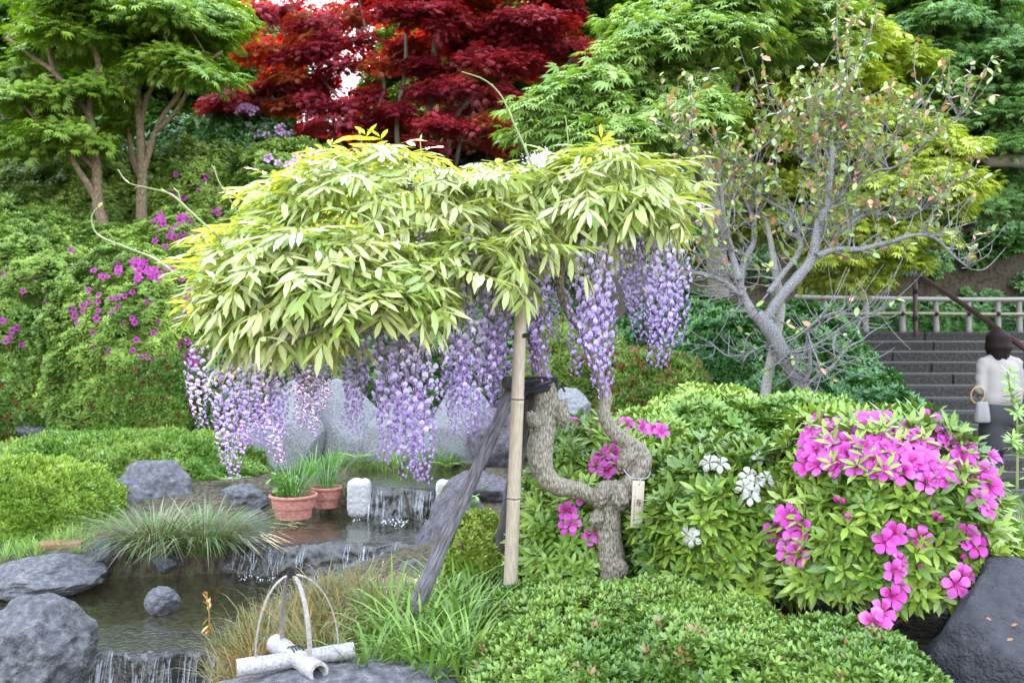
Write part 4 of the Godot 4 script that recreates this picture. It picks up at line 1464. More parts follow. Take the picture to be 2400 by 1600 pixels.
func make_person() -> void:
	# origin between the feet's tread and the middle of the body; she faces away (-z), climbing; sizes in metres for 1.59 m
	var o := Vector3((2347.0 - 1200.0) / F * 9.2, 0.065, -9.2)
	var t := thing("person", "person in a pale jacket and charcoal skirt climbing the stairs with a handbag", "person", o)
	var V := func(x, y, z): return o + Vector3(x, y, z)
	var hipl: Vector3 = V.call(-0.085, 0.82, -0.02)
	var hipr: Vector3 = V.call(0.085, 0.82, -0.02)
	var kneel: Vector3 = V.call(-0.07, 0.45, -0.04)
	var ankl: Vector3 = V.call(-0.06, 0.075, 0.02)
	var kneer: Vector3 = V.call(0.085, 0.5, -0.2)
	var ankr: Vector3 = V.call(0.09, 0.215, -0.26)
	var shl: Vector3 = V.call(-0.165, 1.27, -0.03)
	var shr: Vector3 = V.call(0.165, 1.27, -0.03)
	var ell: Vector3 = V.call(-0.215, 1.01, 0.02)
	var wrl: Vector3 = V.call(-0.1, 0.98, -0.2)
	var elr: Vector3 = V.call(0.215, 1.0, -0.03)
	var wrr: Vector3 = V.call(0.2, 0.82, -0.16)
	var neck: Vector3 = V.call(0, 1.33, -0.04)
	var head: Vector3 = V.call(0.0, 1.475, -0.06)
	var bones := [
		[hipl, 0.085, kneel, 0.052], [kneel, 0.05, kneel.lerp(ankl, 0.35), 0.054], [kneel.lerp(ankl, 0.35), 0.054, ankl, 0.033], [hipr, 0.085, kneer, 0.055], [kneer, 0.05, ankr, 0.034],
		[ankl, 0.035, V.call(-0.055, 0.035, -0.12), 0.028], [ankr, 0.035, ankr + Vector3(0, -0.05, -0.13), 0.028],
		[V.call(-0.06, 0.88, -0.02), 0.11, V.call(0.06, 0.88, -0.02), 0.11], [V.call(-0.05, 1.02, -0.03), 0.095, V.call(0.05, 1.02, -0.03), 0.095], [V.call(-0.075, 1.2, -0.04), 0.1, V.call(0.075, 1.2, -0.04), 0.1],
		[V.call(0, 0.9, -0.02), 0.1, V.call(0, 1.2, -0.04), 0.1], [shl, 0.042, shr, 0.042], [shl, 0.042, ell, 0.036], [ell, 0.035, wrl, 0.025], [shr, 0.042, elr, 0.036], [elr, 0.037, wrr, 0.026],
		[neck, 0.05, head, 0.05], [head, 0.078, head + Vector3(0, 0.03, 0.01), 0.085], [head + Vector3(0, -0.05, -0.035), 0.055, head + Vector3(0, 0.0, -0.03), 0.075], [head + Vector3(0, -0.005, -0.11), 0.012, head + Vector3(0, -0.025, -0.118), 0.014],
	]
	for sd in [[wrl, -1.0], [wrr, 1.0]]:
		var w: Vector3 = sd[0]
		var g: float = sd[1]
		bones.append([w, 0.025, w + Vector3(0.0, -0.03, -0.05), 0.026])
		for k in 4:
			var kn := w + Vector3(g * 0.006 * (1.5 - k), -0.045 - 0.007 * k, -0.085 + 0.012 * k)
			bones.append([w + Vector3(0.0, -0.03 - 0.005 * k, -0.06 + 0.008 * k), 0.009, kn, 0.0085])
			bones.append([kn, 0.0085, kn + Vector3(-g * 0.02, -0.022, 0.012), 0.0075])
		bones.append([w + Vector3(-g * 0.014, -0.02, -0.035), 0.01, w + Vector3(-g * 0.03, -0.045, -0.06), 0.0085])
	var body := flesh(bones, 0.012, 0.012)
	part("body", body, M.skin, t)
	# clothes: shells round the same joints
	var j := [[V.call(-0.075, 0.93, -0.02), 0.122, V.call(-0.075, 1.19, -0.04), 0.112], [V.call(0.075, 0.93, -0.02), 0.122, V.call(0.075, 1.19, -0.04), 0.112], [V.call(0, 0.93, -0.015), 0.125, V.call(0, 1.24, -0.035), 0.105], [V.call(-0.085, 1.2, -0.04), 0.105, V.call(0.085, 1.2, -0.04), 0.105], [V.call(-0.06, 1.03, -0.03), 0.115, V.call(0.06, 1.03, -0.03), 0.115], [V.call(-0.085, 0.92, -0.02), 0.12, V.call(0.085, 0.92, -0.02), 0.12], [shl + Vector3(0.01, 0.0, 0), 0.052, neck + Vector3(-0.02, 0.0, 0.0), 0.056], [shr + Vector3(-0.01, 0.0, 0), 0.052, neck + Vector3(0.02, 0.0, 0.0), 0.056],
		[shl, 0.056, ell, 0.049], [ell, 0.048, wrl.lerp(ell, 0.12), 0.043], [shr, 0.056, elr, 0.049], [elr, 0.048, wrr.lerp(elr, 0.12), 0.043], [neck + Vector3(0, -0.03, 0.01), 0.06, neck + Vector3(0, 0.01, 0.01), 0.054]]
	var js := flesh(j, 0.012, 0.018)
	for k in js.v.size():
		var q := js.v[k] - o
		# the hem is cut straight; folds over the back
		if q.y < 0.86: js.v[k].y = o.y + 0.86 + (q.y - 0.86) * 0.08
		js.v[k].z += 0.006 * sin(q.x * 34 + q.y * 9) * clampf(1.25 - q.y, 0, 1) * 0.7
		js.v[k].x += 0.004 * sin(q.y * 60 + q.z * 20) * (1.0 if absf(q.x) > 0.19 else 0.0)
	part("jacket", js, M.jacket, t)
	var sk := flesh([[V.call(-0.09, 0.85, -0.02), 0.11, V.call(0.09, 0.85, -0.02), 0.11], [V.call(-0.085, 0.75, -0.02), 0.128, V.call(0.085, 0.75, -0.03), 0.128], [V.call(-0.08, 0.6, -0.03), 0.115, V.call(-0.075, 0.43, -0.035), 0.098], [V.call(0.09, 0.6, -0.1), 0.115, V.call(0.08, 0.44, -0.13), 0.1], [V.call(-0.06, 0.5, -0.05), 0.1, V.call(0.06, 0.5, -0.1), 0.1]], 0.016, 0.06)
	for k in sk.v.size():
		var q := sk.v[k] - o
		if q.y < 0.42: sk.v[k].y = o.y + 0.42 + (q.y - 0.42) * 0.06
		sk.v[k].z += 0.007 * sin(q.x * 30 + 1.0) * clampf(0.8 - q.y, 0, 1) * 1.6
	part("skirt", sk, M.skirt, t)
	var lg := flesh([[kneel + Vector3(0, 0.06, 0), 0.062, kneel.lerp(ankl, 0.35), 0.062], [kneel.lerp(ankl, 0.35), 0.062, ankl + Vector3(0, 0.01, 0), 0.042]], 0.012, 0.02)
	part("legging", lg, M.legging, t)
	lg = flesh([[kneer + Vector3(0, 0.04, 0), 0.06, kneer.lerp(ankr, 0.35), 0.06], [kneer.lerp(ankr, 0.35), 0.06, ankr + Vector3(0, 0.01, 0), 0.042]], 0.012, 0.02)
	part("legging", lg, M.legging, t)
	for a in [ankl, ankr]:
		var sh := flesh([[a + Vector3(0, -0.03, 0.02), 0.036, a + Vector3(0, -0.045, -0.06), 0.033], [a + Vector3(0, -0.045, -0.06), 0.033, a + Vector3(0, -0.05, -0.16), 0.026], [a + Vector3(0, 0.0, 0.015), 0.04, a + Vector3(0, -0.04, 0.02), 0.036]], 0.01, 0.015)
		for k in sh.v.size(): sh.v[k].y = maxf(sh.v[k].y, a.y - 0.074)
		part("shoe", sh, M.shoe, t)
	var hb := []
	for k in 15:
		var a := -0.35 + (PI + 0.7) * k / 14.0
		var out := Vector3(cos(a), 0, sin(a))
		hb.append([head + Vector3(0, 0.035, 0.012) + out * 0.052, 0.062, head + out * 0.083 + Vector3(0, -0.045, 0.012), 0.037])
		hb.append([head + out * 0.083 + Vector3(0, -0.045, 0.012), 0.037, head + out * (0.072 + rr(-0.004, 0.01)) + Vector3(rr(-0.008, 0.008), -0.135 - rr(0, 0.035), 0.014), 0.018])
	hb.append([head + Vector3(0, 0.035, 0.0), 0.1, head + Vector3(0, 0.03, 0.012), 0.102])
	var hs := flesh(hb, 0.01, 0.014)
	for k in hs.v.size():
		var q := hs.v[k] - head
		var a := atan2(q.x, q.z)
		hs.v[k] += Vector3(sin(a), 0, cos(a)) * 0.0016 * sin(a * 46.0 + q.y * 14)
	part("hair", hs, M.hair, t)
	# handbag
	var bc := Vector3((2306.0 - 1200.0) / F * 9.1, 0.0, -9.12)
	bc.y = EYE - (965.0 - 800.0) / F * 9.12
	var bt := thing("handbag", "pale grey handbag with a round cane handle hung from the walking person's arm", "bag", bc)
	var bs := Shape.new()
	var st := [[0.1, 0.05, 0.012], [0.08, 0.058, 0.02], [0.03, 0.066, 0.035], [-0.04, 0.074, 0.045], [-0.09, 0.076, 0.042], [-0.105, 0.066, 0.03]]
	for r in st:
		for i in 20:
			var a := TAU * i / 20
			bs.p(bc + Vector3(cos(a) * r[1], r[0], sin(a) * r[2] * (1.0 + 0.12 * cos(a * 5))))
	for k in st.size() - 1:
		for i in 20:
			var i2 := (i + 1) % 20
			bs.q(k * 20 + i, (k + 1) * 20 + i, (k + 1) * 20 + i2, k * 20 + i2)
	var top := bs.p(bc + Vector3(0, 0.1, 0))
	var bot := bs.p(bc + Vector3(0, -0.106, 0))
	for i in 20:
		var i2 := (i + 1) % 20
		bs.t(top, i, i2)
		bs.t(bot, (st.size() - 1) * 20 + i2, (st.size() - 1) * 20 + i)
	part("pouch", bs, M.bag, bt)
	var hd := Shape.new()
	var keys := []
	for i in 21:
		var a := TAU * i / 20.0
		keys.append([bc + Vector3(-0.045 + cos(a) * 0.066, 0.165 + sin(a) * 0.08, sin(a) * 0.01), 0.0065])
	tube(hd, curve(keys, 2), 8)
	part("handle", hd, M.cane, bt)

func make_rocks() -> void:
	# label, px, py, d of the middle; half sizes; turn; seed; material
	var rows := [
		["grey wall stone at the far left edge under the clipped bushes", 15, 985, 6.7, [0.17, 0.11, 0.2], 0.3, 11, M.rock],
		["bluish grey wall stone with a flat top right of the one at the left edge", 92, 1003, 6.6, [0.2, 0.1, 0.16], 0.1, 12, M.rock],
		["low grey wall stone half hidden behind the ferns", 262, 1012, 6.55, [0.16, 0.07, 0.14], 0.2, 13, M.rock],
		["large humped grey boulder in front of the long hedge", 352, 1160, 5.35, [0.3, 0.2, 0.24], 0.2, 14, M.rock],
		["flat-topped grey stone between boulder and flower pots", 572, 1170, 5.3, [0.15, 0.09, 0.16], -0.2, 15, M.rock],
		["grey stone at the water under the left of the sedge clump", 262, 1295, 4.45, [0.13, 0.12, 0.15], 0.5, 16, M.rock],
		["pale stone at the water under the middle of the sedge clump", 405, 1312, 4.42, [0.09, 0.07, 0.1], 0.9, 17, M.rock],
		["long flat rock jutting over the water at the left edge", 90, 1350, 4.1, [0.27, 0.085, 0.24], 0.25, 18, M.rock],
		["rounded dark boulder at the lower left corner beside the outflow", 75, 1530, 3.0, [0.2, 0.17, 0.2], 0.2, 19, M.rock],
		["small round grey stone standing in the lower pool", 380, 1410, 3.78, [0.068, 0.06, 0.07], 0.2, 20, M.rock],
		["grey stone in the pool below the second fall", 843, 1350, 4.1, [0.095, 0.075, 0.1], 0.4, 21, M.rock],
		["grey rock at the pool's edge left of the leaning prop", 985, 1370, 3.75, [0.12, 0.1, 0.12], 0.7, 22, M.rock],
		["big purplish boulder right of the falls behind the leaning prop", 1075, 1270, 4.35, [0.19, 0.24, 0.24], 0.5, 23, M.rock_purple],
		["purplish boulder beside the top fall behind the props", 1135, 1160, 5.1, [0.22, 0.14, 0.25], 0.2, 24, M.rock_purple],
		["dark grey stone beside the pole above the top fall", 1170, 1030, 5.8, [0.2, 0.2, 0.2], 0.8, 25, M.rock_purple],
		["grey stone behind the cut limb of the wisteria", 1335, 960, 5.4, [0.12, 0.13, 0.14], 0.4, 26, M.slab],
		["big dark smooth boulder in the bottom right corner", 2395, 1560, 2.4, [0.27, 0.27, 0.3], 0.9, 127, M.rock_dark],
		["dark stone at the waterline left of the flower pots", 590, 1225, 4.95, [0.1, 0.07, 0.12], 0.1, 28, M.rock],
		["mossy stone at the water's edge under the right of the sedge clump", 530, 1320, 4.5, [0.1, 0.06, 0.1], 0.1, 29, M.rock],
	]
	for g in rows:
		var hero: bool = g[2] > 1290
		boulder(g[0], at(g[1], g[2], g[3]), Vector3(g[4][0], g[4][1], g[4][2]), g[5], g[6], g[7], "boulder", 9 if g[6] != 20 else 4, 0.1 if g[6] != 127 else 0.05, 5 if hero else 4, 0.05 if g[6] != 127 else 0.03)
	boulder("broad flat rock in the foreground carrying the bamboo stand", at(745, 1632, 2.32), Vector3(0.38, 0.085, 0.2), 0.1, 40, M.rock, "flat_rock", 5, 0.06, 5)
	for k in 5:
		var l := Shape.new()
		var o := at(2250 + 34 * k + rr(-10, 10), 1420 + rr(-60, 130), 1.0)
		var dirv := (o - EYES).normalized()
		var q := EYES + dirv * 2.6
		var e := (at(2395, 1560, 2.4) - EYES)
		# first meeting with the boulder's ball
		for j in 90:
			q = EYES + dirv * (2.0 + 0.01 * j)
			var w := (q - at(2395, 1560, 2.4)) / Vector3(0.25, 0.265, 0.29)
			if w.length() < 1.0: break
		leaf(l, q, (rball() + Vector3(0, 0, 0.2)).normalized(), Vector3(-0.3, 0.8, 0.6), 0.016, 0.008, 0.2, 0.1, mix(Color(0.22, 0.08, 0.03), Color(0.3, 0.16, 0.05)))
		tag(part("fallen_leaf", l, M.grass), ["leftmost brown fallen leaf on the dark boulder", "second brown fallen leaf from the left on the dark boulder", "middle one of the brown fallen leaves on the dark boulder", "fourth brown fallen leaf from the left on the dark boulder", "rightmost brown fallen leaf on the dark boulder"][k], "leaf", "fallen leaves on the dark boulder")
	# tall slabs behind the falls
	var slabs := [["tall grey stone slab at the left of the spring wall", 690, 1020, 5.95, [0.19, 0.38, 0.13], 0.1, 51], ["broad pale slab behind the top pool left of the middle", 805, 1015, 6.15, [0.27, 0.37, 0.15], -0.1, 52], ["broad grey slab behind the top pool under the longest flowers", 955, 1040, 6.05, [0.32, 0.36, 0.15], 0.05, 53], ["pale slab behind the top pool left of the leaning prop", 1090, 1030, 6.0, [0.26, 0.36, 0.15], -0.15, 54], ["grey slab at the far left behind the small hanging flowers", 590, 1070, 6.1, [0.17, 0.26, 0.13], 0.0, 55]]
	for g in slabs:
		boulder(g[0], at(g[1], g[2], g[3]), Vector3(g[4][0], g[4][1], g[4][2]), g[5], g[6], M.slab, "stone_slab", 12, 0.014, 5, 0.03)
	# rough granite stubs flanking the top fall
	for g in [["rough white granite post left of the top fall", 842, 1166, 5.1, 0.062, 0.1, 61], ["rough white granite post right of the top fall", 1044, 1163, 5.15, 0.052, 0.088, 62]]:
		var s := stone(Vector3(1, 1, 1), g[6], 0, 0.02, 5)
		for k in s.v.size():
			var u := s.v[k]
			var f := pow(pow(absf(u.x), 5) + pow(absf(u.y), 5) + pow(absf(u.z), 5), -0.2)
			var q := u * f
			q *= 1.0 + 0.06 * noise.get_noise_3d(q.x * 18, q.y * 30, q.z * 18 + g[6]) + 0.05 * noise.get_noise_3d(q.x * 70, q.y * 110, q.z * 70 + g[6])
			s.v[k] = Vector3(q.x * g[4], q.y * g[5], q.z * g[4] * 0.9)
		var o := MeshInstance3D.new()
		o.name = numbered("granite_post")
		o.mesh = s.mesh(M.granite)
		add_child(o)
		o.position = at(g[1], g[2], g[3])
		tag(o, g[0], "stone post")
	# the brick on the bank
	var br := Shape.new()
	block(br, at(142, 1280, 4.45), Vector3(0.2, 0.045, 0.095), Basis(Vector3.UP, 0.25), 0.005)
	tag(part("brick", br, M.brick), "weathered red brick lying on the bank below the bright hedge", "brick")
	# pale wall glimpsed high at the left
	var wl := Shape.new()
	block(wl, at(140, 190, 18.0), Vector3(1.7, 1.1, 0.2), Basis(Vector3.UP, 0.2), 0.02)
	tag(part("garden_wall", wl, M.wall), "pale wall glimpsed through the left maple's crown", "wall")
	# pipe at the right edge of the path
	var pp := Shape.new()
	tube(pp, curve([[at(2397, 1300, 5.0), 0.02], [at(2396, 1236, 5.0), 0.02]], 2), 12)
	tag(part("path_post", pp, M.pipe), "short pale metal post at the right edge of the path", "post")
	# earth bank behind the fence
	var eb := stone(Vector3(4.6, 2.0, 0.9), 71, 4, 0.08, 5)
	move(eb, Transform3D(Basis(), Vector3(6.3, 2.2, -15.6)))
	tag(part("earth_bank", eb, M.earth), "", "", "", "structure")
	# ivy and ferns on that bank
	var xs := []
	var cs := []
	for k in 4200:
		var x := rr(1.4, 9.4)
		var y := rr(1.7, 5.2)
		var z := -14.6 - 0.35 * maxf(0, y - 3.0) + rr(-0.15, 0.1)
		if noise.get_noise_2d(x * 9, y * 14) < (0.1 if y > 2.1 and y < 3.1 else -0.3): continue
		xs.append(Transform3D(upright(Vector3(rr(-0.4, 0.4), 0.5, 1).normalized(), rr(0, TAU), rr(0.5, 1.0)), Vector3(x, y, z)))
		cs.append(mix(Color(0.03, 0.1, 0.015), Color(0.09, 0.2, 0.03)))
	tag(many("ivy", L.broad[0], xs, cs, null), "dark ivy and ferns covering the earth bank behind the fence", "ivy")
	# plants behind the fence rails
	var b := hedge("low leafy plants behind the rails of the fence", 2150, 712, 14.3, 320, 0.5, 0.3, {"mesh": L.broad, "a": Color(0.04, 0.13, 0.025), "b": Color(0.1, 0.24, 0.05), "n": 900, "size": 0.6, "name": "low_plants", "category": "plants"})


# a ledge of wet stone with water running down its ridged face
func ledge(label: String, x0: float, x1: float, d: float, top: float, foot: float, seed_: int, streaks: int) -> void:
	var t := thing("stone_ledge", label, "rock", Vector3((x0 + x1) * 0.5, foot, -d))
	var s := Shape.new()
	var nx := 90
	var ny := 22
	var face := func(u: float, v: float) -> Vector3:
		var x := lerpf(x0, x1, u)
		var bulge := 0.05 * sin(v * 2.2) + 0.075 * noise.get_noise_2d(x * 34 + seed_, 3) + 0.014 * noise.get_noise_2d(x * 190, v * 9 + seed_) + 0.022 * noise.get_noise_2d(x * 70 + seed_, v * 16) + 0.006 * noise.get_noise_2d(x * 500, v * 40)
		var y := lerpf(top, foot - 0.03, v) + 0.014 * noise.get_noise_2d(x * 40, seed_)
		return Vector3(x, y, -d + bulge + 0.04 * v)
	for j in ny + 1:
		for i in nx + 1:
			if j == 0:
				var q: Vector3 = face.call(float(i) / nx, 0.0)
				s.p(q + Vector3(0, -0.012, -0.34))
			else:
				s.p(face.call(float(i) / nx, (j - 1.0) / (ny - 1.0)))
	for j in ny:
		for i in nx:
			var a := j * (nx + 1) + i
			s.q(a, a + 1, a + nx + 2, a + nx + 1)
	part("wet_stone", s, M.wet, t)
	var w := Shape.new()
	var dr := []
	for k in streaks:
		var u := rr(0.02, 0.98)
		if noise.get_noise_1d(u * 60 + seed_) < -0.25: continue
		var wd := rr(0.0007, 0.0024)
		if seed_ == 14 and u > 0.1 and u < 0.55 and k % 5 == 0: wd *= 3.2
		var v0 := rr(-0.05, 0.3)
		var v1 := rr(v0 + 0.25, 1.0)
		var last := []
		for j in 9:
			var v := lerpf(v0, v1, j / 8.0)
			var q: Vector3 = face.call(clampf(u + 0.004 * sin(v * 11 + k), 0, 1), maxf(v, 0.0)) + Vector3(0, 0, 0.006 + 0.006 * v)
			if v < 0: q.z -= 0.05 * -v * 20
			var h := wd * (0.4 + 0.6 * sin(PI * clampf(j / 8.0, 0.05, 0.95))) * (1.0 + v)
			var row := [w.p(q - Vector3(h, 0, 0)), w.p(q + Vector3(0, 0, h * 0.8)), w.p(q + Vector3(h, 0, 0))]
			if j:
				w.q(last[0], last[1], row[1], row[0])
				w.q(last[1], last[2], row[2], row[1])
			last = row
	tag(part("falling_water", w, M.fall, t), "", "", "", "stuff")
	var xs := []
	var cs := []
	var ball := SphereMesh.new()
	ball.radius = 0.004
	ball.height = 0.005
	ball.radial_segments = 8
	ball.rings = 4
	ball.material = M.foam
	for k in streaks * 5:
		var x := rr(x0, x1)
		if noise.get_noise_1d(x * 70 + seed_) < 0.0: continue
		xs.append(Transform3D(Basis().scaled(Vector3.ONE * rr(0.25, 1.0)), Vector3(x, foot + 0.001, -d + 0.07 + rr(-0.02, 0.1) + 0.12 * rng.randf() * rng.randf())))
		cs.append(Color.WHITE)
	many("foam", ball, xs, cs, t)

func make_falls() -> void:
	ledge("dark wet stone ledge of the top fall between the granite posts", -0.86, -0.36, 5.13, 0.745, 0.59, 3, 36)
	ledge("dark wet stone ledge of the second fall below the flower pots", -1.34, -0.4, 4.47, 0.586, 0.46, 8, 60)
	ledge("dark wet stone ledge of the outflow at the lower left", -1.64, -1.0, 3.32, 0.456, 0.05, 14, 90)
	make_pot("larger terracotta pot with rushes and leafy weeds standing in the pool", at(687, 1212, 5.0), 0.125, 0.125, 1)
	make_pot("smaller terracotta pot with rushes behind the larger pot", at(765, 1188, 5.22), 0.085, 0.115, 0)


func tufts(called: String, label: String, m: Array, n: int, area: PackedVector2Array, a: Color, b: Color, size: float, odd := Color.BLACK, share := 0.0) -> void:
	var lo := Vector2(99, 99)
	var hi := -lo
	for q in area:
		lo = lo.min(q)
		hi = hi.max(q)
	var xs := []
	var cs := []
	var guard := 0
	while xs.size() < n and guard < n * 20:
		guard += 1
		var q := Vector2(rr(lo.x, hi.x), rr(lo.y, hi.y))
		if not Geometry2D.is_point_in_polygon(q, area): continue
		xs.append(Transform3D(upright((Vector3.UP + rball() * 0.15).normalized(), rr(0, TAU), size * rr(0.6, 1.25)), Vector3(q.x, ground_at(q.x, q.y) - 0.01, -q.y)))
		cs.append(odd if rng.randf() < share else mix(a, b))
	tag(many(called, m[0], xs, cs, null), label, "grass")

func clump(called: String, label: String, category: String, c: Vector3, g: Shape, cols: Array) -> void:
	var t := thing(called, label, category, c)
	for k in g.c.size(): g.c[k] = cols[(k / 9) % cols.size()] * g.c[k]
	move(g, Transform3D(Basis(), c))
	tag(part("blades", g, M.grass, t), "", "", "", "stuff")

func make_small_plants() -> void:
	# sedge on the stones by the pool
	var cols := [Color(0.06, 0.13, 0.03), Color(0.1, 0.18, 0.045), Color(0.2, 0.18, 0.1), Color(0.08, 0.16, 0.05), Color(0.25, 0.21, 0.13)]
	clump("sedge_clump", "arching sedge clump left half, hanging over the stones by the pool", "sedge", at(365, 1290, 4.4), blades(620, 0.28, 0.005, 0.85, 0.13, 0.95), cols)
	clump("sedge_clump", "arching sedge clump right half, its blades reaching to the second fall", "sedge", at(480, 1292, 4.4), blades(620, 0.28, 0.005, 0.9, 0.13, 0.9), cols)
	# grass in front
	var fine := [blades(26, 0.17, 0.0035, 0.5, 0.035, 0.5).mesh(M.grass)]
	var wide := [blades(14, 0.19, 0.0085, 0.6, 0.03, 0.6).mesh(M.grass)]
	var poly := func(rows: Array) -> PackedVector2Array:
		var out := PackedVector2Array()
		for q in rows: out.push_back(Vector2(q[0], q[1]))
		return out
	tufts("dry_grass", "dry yellowish grass between the pool and the bamboo stand", fine, 190, poly.call([[-1.02, 2.7], [-0.93, 3.15], [-0.66, 3.4], [-0.36, 3.35], [-0.3, 2.9], [-0.45, 2.55], [-0.7, 2.6]]), Color(0.13, 0.15, 0.035), Color(0.27, 0.22, 0.085), 0.95, Color(0.32, 0.17, 0.04), 0.15)
	tufts("green_grass", "bright green broad-bladed grass around the foot of the leaning prop", wide, 135, poly.call([[-0.42, 2.4], [-0.45, 2.9], [-0.3, 3.3], [-0.08, 3.3], [-0.08, 2.6], [-0.12, 2.3]]), Color(0.09, 0.2, 0.025), Color(0.22, 0.34, 0.06), 0.95)
	tufts("bank_grass", "short bright grass on the bank below the bright hedge", fine, 160, poly.call([[-2.6, 4.1], [-1.9, 4.4], [-1.7, 4.75], [-2.7, 4.8]]), Color(0.16, 0.32, 0.04), Color(0.3, 0.46, 0.09), 0.55)
	tufts("slope_grass", "low grass on the slope between the dark boulder and the path", fine, 420, poly.call([[1.5, 3.0], [1.7, 5.2], [2.6, 7.6], [4.0, 8.4], [3.9, 6.0], [2.9, 3.4], [2.2, 2.6]]), Color(0.1, 0.2, 0.03), Color(0.2, 0.33, 0.06), 0.75)
	tufts("wall_grass", "tufts of grass at the foot of the stone slabs", fine, 40, poly.call([[-1.35, 5.7], [-0.3, 5.75], [-0.3, 5.9], [-1.35, 5.9]]), Color(0.1, 0.24, 0.03), Color(0.2, 0.36, 0.06), 1.0)
	# ferns
	for g in [["fern at the foot of the small-leaved bush by the wall stones", 190, 985, 6.4], ["fern sprouting beside the top pool left of the fall", 845, 1075, 5.9], ["fern by the grey boulder above the flat stone", 540, 1130, 5.5], ["small fern between slabs at the right of the top pool", 1050, 1095, 5.85]]:
		var c := at(g[1], g[2], g[3])
		var t := thing("fern", g[0], "fern", c)
		for k in 7:
			var s := Shape.new()
			var a := rr(0, TAU)
			var out := Vector3(cos(a), 0.7, sin(a) * 0.6 + 0.35).normalized()
			var ln := rr(0.13, 0.22)
			var col := mix(Color(0.16, 0.32, 0.05), Color(0.28, 0.42, 0.09))
			for j in 12:
				var f := 0.15 + 0.85 * j / 12.0
				var o := c + out * ln * f - Vector3(0, 0.35 * ln * f * f, 0)
				var side := out.cross(Vector3.UP).normalized()
				for e in [-1.0, 1.0]:
					leaf(s, o, (side * e + out * 0.5 - Vector3(0, 0.2, 0)).normalized(), Vector3.UP, 0.05 * (1.05 - f), 0.011, 0.2, 0.05, col, false)
			part("frond", s, M.grass, t)
	# white-flowered herb
	var wc := at(262, 985, 6.4)
	var wt := thing("white_flower_herb", "small herb with a cluster of white flowers at the dark gap of the hedge", "flower", wc)
	var ws := Shape.new()
	for k in 9:
		tube(ws, curve([[wc, 0.003], [wc + Vector3(rr(-0.07, 0.07), rr(0.03, 0.09), rr(-0.03, 0.05)), 0.002]], 3), 4, Color(0.12, 0.25, 0.05))
	part("stems", ws, M.grass, wt)
	for k in 14:
		copy_part("flower", L.white_flower[k % 3], Transform3D(upright(Vector3(rr(-0.5, 0.5), 0.6, 1).normalized(), rr(0, TAU), 0.38), wc + Vector3(rr(-0.08, 0.08), rr(0.0, 0.1), rr(0, 0.05))), wt)
	# orange-tipped seedling in front of the pool
	var oc := at(490, 1490, 2.95)
	var ot := thing("orange_seedling", "thin seedling with orange and yellow leaves beside the lower pool", "seedling", oc)
	var os := Shape.new()
	tube(os, curve([[oc, 0.003], [at(490, 1440, 2.95), 0.0025], [at(484, 1390, 2.95), 0.002]], 4), 5, Color(0.3, 0.16, 0.06))
	part("stem", os, M.grass, ot)
	for k in 13:
		var l := Shape.new()
		var f := rng.randf()
		leaf(l, oc.lerp(at(484, 1388, 2.95), f), (rball() + Vector3(0, 0.4, 0.3)).normalized(), Vector3.UP, rr(0.02, 0.035), 0.013, 0.25, 0.1, mix(Color(0.45, 0.36, 0.07), Color(0.6, 0.26, 0.1)))
		part("leaf", l, M.grass, ot)
	# leafy sprigs reaching in at the right edge
	for g in [["leafy azalea shoot reaching up in front of the walking person", [[2385, 985], [2372, 930], [2362, 870]], 2.5], ["leafy azalea shoot at the right edge above the dark boulder", [[2420, 1090], [2390, 1060], [2370, 1030]], 2.4]]:
		var p0 := at(g[1][0][0], g[1][0][1] + 160, g[2])
		var t := thing("leafy_shoot", g[0], "shoot", p0)
		var s := Shape.new()
		var keys := [[p0, 0.004]]
		for q in g[1]: keys.append([at(q[0], q[1], g[2]), 0.0025])
		var cv := curve(keys, 5)
		tube(s, cv, 5, Color(0.2, 0.25, 0.08))
		part("stem", s, M.grass, t)
		for k in range(4, cv[0].size(), 2):
			copy_part("leaf_shoot", tint(L.big[k % 6], Color(0.2, 0.38, 0.06)), Transform3D(upright((Vector3.UP + rball() * 0.8 + Vector3(0, 0, 0.4)).normalized(), rr(0, TAU), 0.55), cv[0][k]), t)
	# broad weeds between boulder and prop
	var vc := at(1120, 1190, 3.9)
	var vt := thing("broad_weed", "pale broad-leaved weed sprouting from the purplish boulder", "weed", vc)
	for k in 12:
		var l := Shape.new()
		leaf(l, vc + Vector3(rr(-0.05, 0.05), rr(-0.1, 0.08), rr(0, 0.05)), (rball() + Vector3(0, 0.2, 0.5)).normalized(), Vector3.UP, rr(0.05, 0.08), rr(0.025, 0.035), 0.25, 0.1, mix(Color(0.14, 0.3, 0.08), Color(0.26, 0.42, 0.14)))
		part("leaf", l, M.grass, vt)


# ------------------------------------------------------------------ everything in its place

